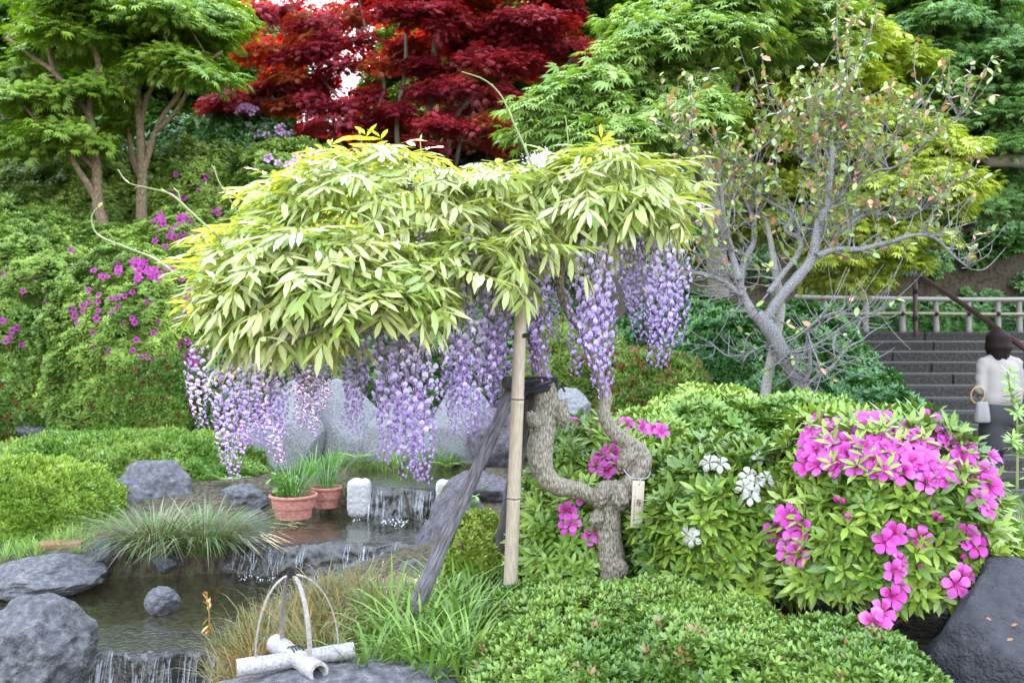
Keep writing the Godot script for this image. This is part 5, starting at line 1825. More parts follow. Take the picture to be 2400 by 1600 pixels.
func _ready() -> void:
	rng.seed = 20240511
	noise.seed = 4
	noise.frequency = 0.1
	noise.fractal_octaves = 2
	# camera
	var cam := Camera3D.new()
	cam.name = "camera"
	cam.fov = 40.0
	cam.near = 0.1
	cam.far = 500.0
	var lens := CameraAttributesPhysical.new()
	lens.frustum_focal_length = 32.97
	lens.frustum_focus_distance = 3.0
	lens.exposure_aperture = 8.0
	cam.attributes = lens
	add_child(cam)
	cam.position = EYES
	# sky and sun
	var sky := ProceduralSkyMaterial.new()
	sky.sky_top_color = Color(0.82, 0.87, 0.96)
	sky.sky_horizon_color = Color(0.97, 0.96, 0.93)
	sky.sky_curve = 0.12
	sky.ground_bottom_color = Color(0.12, 0.12, 0.08)
	sky.ground_horizon_color = Color(0.35, 0.36, 0.32)
	sky.sky_energy_multiplier = 1.2
	var env := Environment.new()
	env.background_mode = Environment.BG_SKY
	env.sky = Sky.new()
	env.sky.sky_material = sky
	env.tonemap_mode = Environment.TONE_MAPPER_LINEAR
	env.tonemap_exposure = 4.3
	env.sdfgi_enabled = true
	env.ssao_enabled = true
	env.ssil_enabled = true
	var we := WorldEnvironment.new()
	we.name = "world_environment"
	we.environment = env
	add_child(we)
	var sun := DirectionalLight3D.new()
	sun.name = "sun"
	sun.light_color = Color(1.0, 0.93, 0.8)
	sun.light_energy = 1.6
	sun.light_angular_distance = 0.5
	sun.shadow_enabled = true
	add_child(sun)
	sun.look_at_from_position(Vector3(-2.3, 8.7, -16.0), Vector3.ZERO, Vector3.UP)

	make_materials()
	make_leaf_meshes()
	make_ground()
	pool(0, "lower_pool_water")
	pool(1, "upper_pool_water")
	pool(2, "top_pool_water")
	pool(3, "outflow_water")
	make_stairs()
	make_fence()
	make_rail()
	make_trees()
	make_bushes()
	make_rocks()
	make_falls()
	make_supports()
	make_wisteria()
	make_lantern_stand()
	make_small_plants()
	make_person()


func make_trees() -> void:
	var mg := Color(0.11, 0.23, 0.02)
	var mg2 := Color(0.28, 0.42, 0.04)
	# the two maples on the left
	var p := spread(260, 40, 250, 80, 8.8, 10.6, 34, 60, 100) + spread(110, 240, 130, 110, 8.9, 10.2, 10, 45, 70) + spread(420, 130, 100, 50, 8.9, 10.0, 7, 50, 70)
	p += [[60, 215, 9.0, 80], [130, 300, 9.0, 70], [190, 330, 9.2, 60], [60, 320, 9.4, 60], [240, 220, 9.6, 50], [420, 120, 9.4, 60], [470, 60, 9.4, 60], [280, 285, 9.8, 32]]
	var pa := []
	var pb := []
	for q in p:
		if q[0] < 250: pa.append(q)
		else: pb.append(q)
	tree("left of the two tan-trunked green maples, its low limbs reaching out of frame", "maple tree", "maple_tree", [
		limb_px([[252, 560], [243, 535], [229, 478], [226, 400], [219, 350], [207, 268], [165, 220], [126, 168], [76, 134], [15, 88]], 9.3, 0.062, 0.016),
		limb_px([[228, 474], [210, 440], [187, 405], [153, 352], [122, 337], [90, 290], [57, 250]], 9.3, 0.038, 0.013, 9.0),
		limb_px([[224, 395], [195, 370], [160, 335], [150, 300], [160, 240]], 9.3, 0.034, 0.013),
		limb_px([[207, 268], [214, 210], [230, 150], [200, 85], [134, 38], [90, -10]], 9.3, 0.034, 0.022, 9.0),
		limb_px([[126, 168], [110, 100], [100, 60], [60, 20]], 9.3, 0.03, 0.012, 9.0)],
		pa, {"mesh": L.maple, "a": mg, "b": mg2, "n": 105, "hole": 0.2, "flat": 0.3, "bark": M.bark_tan, "ground": true, "group": "green maples on the left bank"})
	tree("right of the two tan-trunked green maples, forking into upright stems", "maple tree", "maple_tree", [
		limb_px([[333, 550], [331, 500], [333, 402], [328, 306], [322, 250], [325, 184], [330, 100]], 9.6, 0.062, 0.02),
		limb_px([[336, 400], [345, 370], [357, 325], [379, 275], [421, 214], [440, 165], [470, 90]], 9.6, 0.035, 0.014),
		limb_px([[331, 420], [312, 380], [303, 330], [298, 250], [290, 170]], 9.7, 0.036, 0.016, 10.0),
		limb_px([[362, 310], [400, 275], [428, 235], [455, 172], [520, 120]], 9.6, 0.026, 0.012, 9.3),
		limb_px([[328, 306], [340, 240], [360, 200], [385, 180]], 9.6, 0.03, 0.014)],
		pb, {"mesh": L.maple, "a": mg, "b": mg2, "n": 105, "hole": 0.2, "flat": 0.3, "bark": M.bark_tan, "ground": true, "group": "green maples on the left bank"})
	# the red maple
	p = []
	for q in [[585, 25, 60], [545, 65, 45], [620, 118, 60], [650, 195, 60], [530, 228, 60], [600, 225, 80], [690, 240, 60], [760, 283, 60], [830, 290, 60], [900, 312, 70], [925, 255, 60], [970, 30, 75], [1000, 150, 75], [970, 100, 60], [1060, 60, 85], [1130, 30, 85], [1200, 85, 85], [1270, 40, 80], [1320, 95, 65], [1350, 125, 50], [1150, 130, 85], [1240, 145, 75], [1080, 190, 60], [1010, 210, 60], [1100, 272, 85], [1050, 292, 70], [1160, 285, 60], [1180, 215, 60], [1000, 335, 50], [950, 385, 50], [1100, 345, 70], [770, 345, 40], [1190, 330, 60], [1300, 10, 70], [1100, 110, 70], [1020, 20, 80], [860, 20, 70], [1250, 100, 80], [680, 20, 50], [860, 345, 50], [740, 110, 35], [720, 55, 35]]:
		p.append([q[0], q[1], rr(11.0, 12.6), q[2] * 0.85])
		p.append([q[0] + rr(-70, 70), q[1] + rr(-45, 45), rr(11.0, 12.8), q[2] * rr(0.45, 0.7)])
	p += spread(770, 130, 120, 130, 11.4, 12.8, 30, 26, 44)
	p += spread(1100, -90, 240, 90, 11.0, 12.6, 26, 70, 100)  # unseen upper crown, added to keep the sun off the front of the bed
	tree("red-leaved maple with many pale upright stems behind the wisteria", "maple tree", "red_maple_tree", [
		limb_px([[985, 420], [995, 317], [1010, 230], [1018, 115], [1026, 0], [1030, -80]], 12.0, 0.055, 0.025),
		limb_px([[945, 420], [934, 367], [930, 268], [949, 172], [953, 38], [958, -40]], 11.9, 0.04, 0.018),
		limb_px([[900, 425], [877, 344], [888, 249], [899, 191], [860, 80], [840, -20]], 11.9, 0.036, 0.014),
		limb_px([[1030, 430], [1049, 352], [1064, 287], [1106, 210], [1133, 134], [1180, 40]], 12.0, 0.038, 0.014),
		limb_px([[1060, 430], [1079, 333], [1115, 240], [1163, 126], [1240, 60]], 12.1, 0.03, 0.011),
		limb_px([[880, 425], [857, 363], [834, 287], [800, 237], [740, 170], [660, 75]], 11.9, 0.03, 0.011),
		limb_px([[860, 430], [800, 340], [730, 260], [640, 230]], 11.8, 0.026, 0.009),
		limb_px([[1018, 115], [1060, 40], [1080, -40]], 12.0, 0.022, 0.011),
		limb_px([[1064, 287], [1130, 265], [1180, 250]], 12.0, 0.03, 0.012)],
		p, {"mesh": L.red, "a": Color(0.22, 0.014, 0.03), "b": Color(0.48, 0.045, 0.06), "odd": [Color(0.45, 0.11, 0.03), 0.15], "n": 95, "flat": 0.2, "size": 0.85, "bark": M.bark, "hole": 0.16})
	# the broad light green maple right of the middle
	p = spread(1720, 60, 230, 100, 7.6, 9.0, 32, 70, 115) + spread(1510, 240, 150, 90, 7.3, 8.4, 24, 55, 85) + spread(1370, 270, 90, 60, 7.2, 8.0, 10, 40, 60)
	p += [[1255, 240, 7.4, 42], [1320, 205, 7.4, 45], [1400, 170, 7.4, 50], [1460, 120, 7.6, 55], [1530, 60, 7.6, 65], [1240, 300, 7.6, 42], [1290, 300, 7.6, 50], [1400, 320, 7.4, 70], [1500, 330, 7.6, 70], [1580, 350, 7.8, 70]]
	tree("broad light green maple spreading behind the wisteria crown, right of the red maple", "maple tree", "maple_tree", [
		limb_px([[1690, 720], [1680, 600], [1660, 450], [1620, 330], [1560, 220], [1480, 120]], 8.6, 0.11, 0.03, 8.0),
		limb_px([[1670, 520], [1560, 400], [1430, 330], [1320, 280]], 8.5, 0.05, 0.015, 7.8),
		limb_px([[1660, 450], [1700, 300], [1740, 150], [1780, 20]], 8.6, 0.06, 0.02)],
		p, {"mesh": L.maple_near, "a": Color(0.17, 0.33, 0.06), "b": Color(0.44, 0.58, 0.17), "n": 125, "hole": 0.25, "flat": 0.36, "ground": true})
	# the yellow-green maple behind the plum
	p = spread(1900, 150, 230, 120, 8.8, 10.2, 26, 65, 110) + spread(1950, 380, 260, 150, 8.8, 10.0, 30, 60, 100) + spread(1780, 440, 150, 100, 9.0, 10.0, 10, 50, 80)
	p += [[1990, 520, 9, 70], [2060, 560, 9, 60], [1960, 590, 9, 55], [2110, 600, 9.2, 50], [2020, 640, 9.2, 45], [2150, 540, 9, 60], [2190, 470, 9.2, 70], [1900, 570, 9.2, 55], [1930, 650, 9.4, 40], [2250, 420, 9.4, 60], [2200, 330, 9.2, 80]]
	tree("yellow-green maple behind the bare-branched plum, lower boughs hanging over the stairs", "maple tree", "maple_tree", [
		limb_px([[1830, 740], [1838, 640], [1850, 560], [1862, 450], [1880, 320], [1900, 180]], 9.8, 0.14, 0.04),
		limb_px([[1845, 600], [1900, 540], [2000, 520], [2100, 540]], 9.8, 0.05, 0.015, 9.2),
		limb_px([[1862, 450], [1960, 350], [2080, 300], [2200, 310]], 9.8, 0.05, 0.015, 9.2),
		limb_px([[1850, 560], [1790, 480], [1740, 420]], 9.8, 0.045, 0.015)],
		p, {"mesh": L.maple, "a": Color(0.3, 0.42, 0.03), "b": Color(0.54, 0.6, 0.1), "n": 120, "hole": 0.25, "flat": 0.32, "ground": true, "bark": M.bark})
	# cool green maple in the top right corner
	p = spread(2220, 110, 240, 170, 10.2, 12.0, 34, 75, 120) + spread(2330, 330, 120, 170, 10.5, 12.0, 16, 65, 100)
	tree("bluish green maple filling the upper right corner above the stairs", "maple tree", "maple_tree", [
		limb_px([[2560, 760], [2540, 600], [2480, 430], [2420, 380], [2310, 378]], 11.0, 0.16, 0.06, 10.4),
		limb_px([[2520, 500], [2440, 300], [2340, 180], [2250, 80]], 11.0, 0.09, 0.03)],
		p, {"mesh": L.maple, "a": Color(0.09, 0.22, 0.06), "b": Color(0.2, 0.36, 0.08), "n": 150, "flat": 0.36, "reach": 3.5})
	make_plum()
	# trees farther up the hill
	var far := [["dense dark evergreen far up the slope at the left edge", -60, 300, 15.0, 300, 260, Color(0.03, 0.09, 0.02), Color(0.07, 0.16, 0.03)],
		["leafy tree on the slope between the left maples, high behind their crowns", 210, 120, 15.5, 230, 200, Color(0.05, 0.14, 0.02), Color(0.12, 0.24, 0.03)],
		["leafy tree behind the left tip of the red maple", 470, 150, 16.5, 150, 190, Color(0.06, 0.16, 0.03), Color(0.14, 0.27, 0.05)],
		["bright leafy tree glimpsed behind the middle stems of the red maple", 1060, 180, 17.5, 170, 190, Color(0.1, 0.2, 0.02), Color(0.25, 0.36, 0.05)],
		["tall tree behind the right flank of the red maple", 1290, 60, 17.0, 230, 220, Color(0.08, 0.18, 0.02), Color(0.22, 0.34, 0.05)],
		["green tree up the slope behind the broad light green maple", 1600, 40, 16.0, 280, 260, Color(0.05, 0.14, 0.02), Color(0.12, 0.24, 0.03)],
		["green tree up the slope behind the yellow-green maple", 1960, 160, 16.5, 280, 300, Color(0.05, 0.13, 0.02), Color(0.1, 0.22, 0.03)],
		["dark tree standing behind the fence at the right edge", 2330, 380, 16.0, 260, 330, Color(0.025, 0.08, 0.015), Color(0.06, 0.15, 0.025)]]
	for g in far:
		var d: float = g[3]
		var q := spread(g[1], g[2], g[4], g[5], d - 1.2, d + 1.5, 46, 70, 120)
		var foot := at(g[1], 0, d)
		var fy: float = 800.0 - (high(foot.x, d) - EYE) / d * F
		tree(g[0], "tree", "leafy_tree", [[[g[1], fy + 30, d, 0.2], [g[1] + 20, fy - 120, d, 0.16], [g[1] - 10, g[2] - 20.0, d, 0.08], [g[1], g[2] - 160.0, d, 0.04]]], q, {"mesh": L.broad, "a": g[6], "b": g[7], "n": 130, "r0": 0.6, "flat": 0.6, "size": 1.3, "group": "trees farther up the hill", "reach": 4.0, "hole": 0.3})


func make_plum() -> void:
	# crooked grey branches, thin reddish leaves
	var base := at(1915, 985, 6.0)
	var t := thing("plum_tree", "gnarled grey plum tree with sparse reddish leaves beside the stairs", "plum tree", base)
	var main := [
		[[1930, 1000, 0.06], [1900, 945, 0.056], [1866, 880, 0.052], [1822, 800, 0.052], [1792, 755, 0.056], [1775, 735, 0.05]],
		[[1795, 750, 0.045], [1830, 700, 0.042], [1862, 660, 0.042], [1898, 612, 0.04], [1912, 555, 0.038], [1922, 520, 0.034], [1942, 475, 0.03], [1945, 410, 0.026], [1950, 350, 0.02], [1940, 290, 0.014], [1965, 200, 0.008]],
		[[1775, 740, 0.04], [1745, 700, 0.036], [1732, 660, 0.032], [1742, 610, 0.026], [1765, 560, 0.022], [1758, 500, 0.018], [1735, 470, 0.015], [1690, 450, 0.01], [1640, 380, 0.007]],
		[[1738, 690, 0.028], [1700, 665, 0.022], [1650, 645, 0.018], [1600, 636, 0.012], [1560, 640, 0.008]],
		[[1735, 655, 0.028], [1715, 590, 0.024], [1690, 552, 0.02], [1650, 520, 0.012]],
		[[1800, 690, 0.026], [1830, 640, 0.024], [1872, 590, 0.022], [1870, 560, 0.02], [1845, 540, 0.018], [1850, 500, 0.014], [1800, 470, 0.011], [1740, 420, 0.008]],
		[[1900, 612, 0.028], [1950, 590, 0.025], [2010, 585, 0.022], [2080, 572, 0.019], [2150, 550, 0.016], [2190, 560, 0.012], [2240, 600, 0.008], [2280, 628, 0.005]],
		[[1950, 592, 0.022], [1960, 555, 0.02], [2000, 520, 0.018], [2050, 505, 0.015], [2110, 510, 0.012], [2180, 480, 0.009], [2235, 430, 0.006]],
		[[1942, 475, 0.026], [1990, 440, 0.022], [2030, 385, 0.018], [2090, 325, 0.014], [2160, 235, 0.008]],
		[[1945, 420, 0.02], [1900, 390, 0.018], [1870, 345, 0.015], [1905, 270, 0.009], [1900, 210, 0.005]],
		[[1945, 370, 0.014], [1960, 330, 0.012], [1995, 260, 0.008], [1970, 120, 0.005], [1968, 20, 0.003]],
		[[1990, 440, 0.015], [2050, 400, 0.012], [2110, 380, 0.009], [2220, 300, 0.006], [2260, 260, 0.004]],
		[[1715, 590, 0.018], [1700, 520, 0.014], [1690, 430, 0.01], [1650, 360, 0.007], [1610, 320, 0.004]],
		[[1690, 450, 0.012], [1730, 390, 0.009], [1820, 310, 0.006], [1830, 240, 0.004]],
		[[1866, 880, 0.026], [1880, 890, 0.02], [1895, 860, 0.016], [1893, 800, 0.013], [1900, 760, 0.009], [1960, 730, 0.006], [2020, 750, 0.004]],
		[[1893, 900, 0.016], [1950, 860, 0.012], [1985, 820, 0.008], [2020, 800, 0.005]],
		[[1880, 840, 0.012], [1850, 830, 0.01], [1920, 800, 0.007], [1990, 755, 0.005], [2060, 740, 0.003]],
		[[1822, 800, 0.012], [1770, 820, 0.009], [1710, 830, 0.007], [1660, 795, 0.004]],
	]
	var spots := []
	for k in main.size():
		var keys := []
		var dd := 6.0 + (0.0 if k < 2 else rr(-0.5, 0.5))
		for j in main[k].size():
			var q: Array = main[k][j]
			var f = float(j) / (main[k].size() - 1)
			keys.append([at(q[0] + rr(-5, 5), q[1] + rr(-5, 5), lerpf(6.0, dd, f)), q[2] * 0.82])
		var cv := curve(keys, 5)
		var s := Shape.new()
		tube(s, cv, 10, Color.WHITE, 0.2, 40)
		part("trunk" if k == 0 else "branch", s, M.bark_grey, t)
		for j in cv[0].size():
			if k > 0 and cv[1][j] < 0.03: spots.append([cv[0][j], cv[1][j]])
	var tw := Shape.new()
	var xs := []
	var cs := []
	var lm := Shape.new()
	leaf(lm, Vector3.ZERO, Vector3.BACK, Vector3.UP, 0.056, 0.032, 0.25, 0.1, Color.WHITE)
	var mesh := lm.mesh(M.gloss)
	for k in 640:
		var q: Array = spots[rng.randi() % spots.size()]
		var o: Vector3 = q[0]
		var dirv := (Vector3(rr(-1, 1), rr(-0.25, 1.1), rr(-0.7, 0.7)) + (o - at(1880, 620, 6.0)).normalized() * 0.5).normalized()
		var ln := rr(0.12, 0.42)
		var m := o + dirv * ln * 0.5 + rball() * 0.04
		var e := o + dirv * ln + Vector3(0, 0.05, 0) + rball() * 0.05
		var cv := curve([[o, minf(q[1] * 0.6, 0.006)], [m, 0.0035], [e, 0.0015]], 4)
		tube(tw, cv, 5, Color.WHITE, 0.1)
		var pts: PackedVector3Array = cv[0]
		var high_up := clampf((o.y - 1.9) * 1.2, 0.06, 1.0)
		for j in range(2, pts.size()):
			if rng.randf() > 0.85 * high_up: continue
			for z in 1 + rng.randi() % 3:
				xs.append(Transform3D(along((dirv * 0.3 + rball()).normalized(), (Vector3.UP + rball() * 0.6).normalized(), rr(0.6, 1.25)), pts[j]))
				var c: Color = [Color(0.3, 0.4, 0.08), Color(0.24, 0.36, 0.08), Color(0.48, 0.22, 0.13), Color(0.36, 0.38, 0.1), Color(0.32, 0.42, 0.2)][rng.randi() % 5]
				cs.append(c)
	tag(part("twigs", tw, M.bark_grey, t), "", "", "", "stuff")
	many("leaves", mesh, xs, cs, t)
	# its support stake
	var st := thing("support_stake", "pale wooden stake standing upright beside the plum trunk", "stake", at(1792, 950, 6.05))
	var s := Shape.new()
	tube(s, curve([[at(1790, 955, 6.1), 0.034], [at(1800, 880, 6.1), 0.033], [at(1822, 780, 6.12), 0.03], [at(1830, 720, 6.14), 0.027], [at(1815, 620, 6.2), 0.022], [at(1802, 540, 6.25), 0.016], [at(1790, 500, 6.3), 0.01]], 6), 10, Color.WHITE, 0.1)
	part("pole", s, M.stake, st)


# a bush from its photo outline: middle px, top py, distance, half width px, height and half depth in metres
func hedge(label: String, px: float, top: float, d: float, half: float, h: float, rz: float, o: Dictionary) -> Node3D:
	var c := at(px, top, d)
	c.y -= h
	return bush(label, c, Vector3(half / F * d, h, rz), o)

func make_bushes() -> void:
	var A := Color(0.1, 0.18, 0.028)
	var B := Color(0.23, 0.34, 0.06)
	var A2 := Color(0.1, 0.2, 0.03)
	var B2 := Color(0.24, 0.36, 0.06)
	var az := {"mesh": L.bank, "a": A, "b": B, "n": 10000, "size": 0.86, "depth": 0.06, "group": "azaleas clipped along the left bank"}
	var far := {"mesh": L.far, "a": A, "b": B, "n": 2600, "size": 1.2, "group": "azaleas clipped along the left bank"}
	var b: Node3D
	# left bank, front wall
	b = hedge("large clipped azalea on the left edge dotted with magenta flowers, above the wall stones", 60, 560, 7.6, 300, 1.3, 0.95, az)
	flowers(b, "flower", L.pink_small, 52, 110, 710, 200, 130, 0.85)
	b = hedge("tall clipped azalea nearest the left side of the wisteria crown, many magenta flowers", 350, 600, 7.3, 240, 1.15, 0.9, az)
	flowers(b, "flower", L.pink_small, 66, 320, 730, 150, 120, 0.85)
	flowers(b, "flower", L.pink_small, 22, 335, 640, 60, 24, 1.1)
	flowers(b, "flower", L.pink_small, 22, 400, 850, 70, 50, 1.0)
	var fine := {"mesh": L.small, "a": Color(0.08, 0.17, 0.025), "b": Color(0.17, 0.28, 0.05), "odd": [Color(0.2, 0.05, 0.03), 0.07], "n": 5200, "size": 1.5, "group": "azaleas clipped along the left bank"}
	hedge("small-leaved clipped bush with reddish tips at the left edge over the grey wall stones", 90, 800, 6.95, 230, 0.62, 0.5, fine)
	hedge("small-leaved clipped bush with a dark gap at its foot behind the white flowers", 380, 830, 6.7, 150, 0.55, 0.45, fine)
	# second row
	b = hedge("smooth pale-topped azalea mound on the left edge below the maple trunks", 40, 500, 9.0, 230, 1.0, 1.0, az)
	flowers(b, "flower", L.pink_small, 8, 60, 550, 60, 30, 1.0)
	b = hedge("azalea mound at the foot of the two maple trunks", 270, 545, 8.6, 180, 0.8, 0.8, az)
	b = hedge("azalea with a band of deep pink flowers right of the maple trunks", 430, 505, 8.9, 130, 0.9, 0.7, az)
	flowers(b, "flower", L.pink_small, 36, 410, 540, 70, 45, 1.15)
	b = hedge("azalea behind the upper left shoots of the wisteria", 600, 520, 9.2, 180, 1.1, 0.8, far)
	flowers(b, "flower", L.pink_small, 14, 540, 520, 60, 30, 1.0)
	# third row
	b = hedge("dark azalea mound on the left edge behind the left maple", 60, 395, 10.6, 220, 1.0, 1.0, far)
	flowers(b, "flower", L.pink_small, 8, 95, 470, 20, 14, 1.3)
	b = hedge("azalea mound between and behind the two maple trunks", 270, 375, 10.8, 160, 1.0, 1.0, far)
	flowers(b, "flower", L.pink_small, 10, 190, 410, 40, 20, 1.2)
	b = hedge("azalea mound right of the maples with scattered purple flowers", 470, 350, 10.9, 170, 1.1, 1.0, far)
	flowers(b, "flower", L.pink_small, 16, 470, 440, 80, 40, 1.2)
	b = hedge("azalea mound behind the crown's left shoulder under the red maple", 690, 350, 10.6, 160, 1.1, 1.0, far)
	flowers(b, "flower", L.pale_small, 12, 680, 370, 80, 24, 1.1)
	hedge("azalea mound hidden under the middle of the red maple", 930, 400, 10.8, 190, 1.1, 1.0, far)
	hedge("azalea mound under the right side of the red maple", 1200, 410, 10.8, 180, 1.1, 1.0, far)
	# shrubs at the top of the bank
	var sh := {"mesh": L.broad, "a": Color(0.05, 0.14, 0.03), "b": Color(0.11, 0.24, 0.06), "n": 900, "size": 0.75, "name": "shrub", "group": "shrubs at the top of the left bank"}
	b = hedge("shrub with clusters of white blossom at the top of the bank", 545, 250, 12.4, 90, 0.9, 0.7, sh)
	flowers(b, "flower", L.white_flower, 40, 530, 290, 55, 38, 1.3)
	b = hedge("shrub with pale pink blossom below the red maple's left tip", 660, 300, 12.0, 90, 0.7, 0.6, sh)
	flowers(b, "flower", L.pale_small, 22, 640, 330, 60, 36, 1.2)
	flowers(b, "flower", L.pale_small, 10, 580, 262, 26, 10, 1.2)
	hedge("dark green shrub right of the maple stems at the top of the bank", 430, 290, 12.5, 90, 0.8, 0.7, sh)
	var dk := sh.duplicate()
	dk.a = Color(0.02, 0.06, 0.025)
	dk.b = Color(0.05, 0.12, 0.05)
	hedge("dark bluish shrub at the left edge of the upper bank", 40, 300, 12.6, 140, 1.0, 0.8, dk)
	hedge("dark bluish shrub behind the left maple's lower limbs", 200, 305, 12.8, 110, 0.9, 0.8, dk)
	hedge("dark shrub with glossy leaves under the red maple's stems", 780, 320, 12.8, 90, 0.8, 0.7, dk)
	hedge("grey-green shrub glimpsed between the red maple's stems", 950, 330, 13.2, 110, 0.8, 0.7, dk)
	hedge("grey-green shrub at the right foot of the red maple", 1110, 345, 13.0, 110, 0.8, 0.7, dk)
	# bank behind the water and the wisteria flowers
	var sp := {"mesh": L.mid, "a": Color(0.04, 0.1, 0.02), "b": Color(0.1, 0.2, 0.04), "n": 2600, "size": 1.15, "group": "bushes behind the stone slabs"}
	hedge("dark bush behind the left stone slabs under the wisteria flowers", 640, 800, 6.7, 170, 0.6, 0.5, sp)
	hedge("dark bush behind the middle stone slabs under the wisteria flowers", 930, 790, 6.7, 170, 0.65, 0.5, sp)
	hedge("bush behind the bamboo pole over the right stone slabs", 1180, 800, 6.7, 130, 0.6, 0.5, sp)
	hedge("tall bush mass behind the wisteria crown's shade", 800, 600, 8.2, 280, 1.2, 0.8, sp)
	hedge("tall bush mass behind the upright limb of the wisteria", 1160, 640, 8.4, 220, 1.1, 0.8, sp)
	# right bank up to the stairs
	var rd := {"mesh": L.small, "a": Color(0.08, 0.17, 0.025), "b": Color(0.2, 0.3, 0.06), "odd": [Color(0.24, 0.08, 0.04), 0.12], "n": 5200, "size": 1.45, "group": "bushes right of the wisteria limbs"}
	hedge("small-leaved bush with reddish tips seen between the two wisteria limbs", 1345, 770, 6.2, 150, 0.55, 0.5, rd)
	hedge("small-leaved bush with reddish tips right of the snaking wisteria limb", 1520, 830, 5.9, 140, 0.42, 0.45, rd)
	var gl := {"mesh": L.mid, "a": Color(0.035, 0.12, 0.025), "b": Color(0.08, 0.22, 0.045), "n": 3000, "size": 1.35, "group": "glossy azaleas beside the stairs"}
	b = hedge("glossy dark green azalea behind the hanging flowers at the right", 1600, 705, 8.0, 170, 0.9, 0.7, gl)
	hedge("glossy dark green azalea left of the plum's stake", 1700, 745, 7.0, 160, 0.75, 0.6, gl)
	b = hedge("glossy dark green azalea behind the plum trunk", 1850, 735, 8.2, 170, 0.9, 0.7, gl)
	b = hedge("glossy dark green azalea right of the plum trunk beside the upper stairs", 1925, 795, 8.6, 120, 0.95, 0.7, gl)
	b = hedge("glossy dark green azalea edging the middle of the stairs", 2010, 875, 7.6, 130, 0.8, 0.6, gl)
	flowers(b, "flower", L.pink_small, 3, 1975, 915, 12, 10, 1.0)
	hedge("glossy dark green azalea edging the foot of the stairs", 2140, 985, 6.6, 130, 0.7, 0.5, gl)
	hedge("glossy dark green azalea low behind the stake and plum trunk", 1840, 880, 6.5, 170, 0.55, 0.4, gl)
	hedge("low glossy azalea at the path edge behind the pink-flowered bush", 2270, 1190, 5.0, 100, 0.6, 0.4, gl)
	# pale green azaleas in the middle distance
	var lt := {"mesh": L.mid, "a": Color(0.13, 0.25, 0.035), "b": Color(0.28, 0.4, 0.07), "n": 2600, "size": 1.3, "group": "pale green azaleas behind the flowering bushes"}
	hedge("pale green azalea at the foot of the plum's stake", 1660, 940, 4.6, 200, 0.5, 0.45, lt)
	hedge("pale green azalea in front of the plum trunk", 1890, 945, 4.5, 160, 0.5, 0.45, lt)
	hedge("pale green azalea behind the right end of the magenta flowers", 2080, 985, 4.3, 130, 0.5, 0.4, lt)
	hedge("pale green azalea just right of the wisteria's snaking limb", 1520, 1010, 3.9, 140, 0.5, 0.35, lt)
	# around the trunk
	var nr := {"mesh": L.big, "a": Color(0.1, 0.21, 0.025), "b": Color(0.25, 0.37, 0.07), "n": 900, "size": 1.0, "singles": 60, "low": -0.3, "group": "azaleas around the wisteria trunk"}
	b = hedge("pale green azalea with pink flowers framed by the two wisteria limbs", 1390, 1010, 3.45, 170, 0.5, 0.3, nr)
	for q in [[1350, 1010], [1405, 1018], [1400, 1030], [1460, 1005], [1490, 1012], [1520, 1018], [1535, 1020], [1410, 1080], [1430, 1070], [1440, 1100], [1420, 1110], [1455, 1085], [1400, 1100]]: flower_at(b, "flower", L.flower, q[0], q[1], 1.0)
	var nb := nr.duplicate()
	nb.n = 260
	nb.singles = 30
	b = hedge("azalea shoots with a few magenta flowers left of the wisteria trunk base", 1330, 1140, 3.2, 110, 0.3, 0.2, nb)
	for q in [[1358, 1178], [1372, 1172], [1330, 1205], [1340, 1230], [1332, 1240], [1378, 1258], [1390, 1252]]: flower_at(b, "flower", L.flower, q[0], q[1], 0.95)
	# the two big flowering azaleas
	var big := {"mesh": L.big, "a": Color(0.06, 0.135, 0.015), "b": Color(0.24, 0.345, 0.05), "n": 1000, "size": 1.12, "singles": 130, "low": -0.12, "depth": 0.42, "gaps": 0.24, "core": 0.62, "group": "flowering azaleas at the right"}
	b = hedge("azalea right of the trunk carrying a few white flowers", 1690, 1055, 3.05, 190, 0.36, 0.3, big)
	for q in [[1665, 1095], [1690, 1100], [1775, 1065], [1770, 1085], [1750, 1125], [1765, 1140], [1790, 1130], [1755, 1170], [1740, 1150], [1810, 1140], [1830, 1130], [1950, 1180]]: flower_at(b, "white_flower", L.white_flower, q[0], q[1], 0.85)
	for q in [[1620, 1255], [1630, 1262]]: flower_at(b, "white_flower", L.white_flower, q[0], q[1], 0.8)
	azalea_stems(b, at(1730, 1480, 2.9), 16)
	big.n = 1400
	big.singles = 170
	big.low = -0.1
	big.gaps = 0.26
	b = hedge("big azalea at the right smothered in magenta flowers along its crown", 2055, 985, 2.85, 245, 0.41, 0.38, big)
	flowers(b, "flower", L.flower, 44, 2080, 1060, 190, 62, 1.0)
	flowers(b, "flower", L.flower, 18, 2000, 1040, 110, 50, 1.0)
	flowers(b, "flower", L.flower, 22, 2195, 1080, 80, 70, 1.0)
	for q in [[1835, 1250], [1822, 1258], [1872, 1222], [1895, 1240], [1880, 1255], [1860, 1215], [1866, 1295], [1888, 1298]]: flower_at(b, "flower", L.flower, q[0], q[1], 1.1)
	for q in [[1930, 1100], [1965, 1100], [1905, 1100], [2302, 1082], [2290, 1120], [2306, 1152], [2300, 1150], [2290, 1195], [2275, 1180], [2100, 1258], [2150, 1262], [2078, 1272], [2250, 1262], [2268, 1278]]: flower_at(b, "flower", L.flower, q[0], q[1], 1.05)
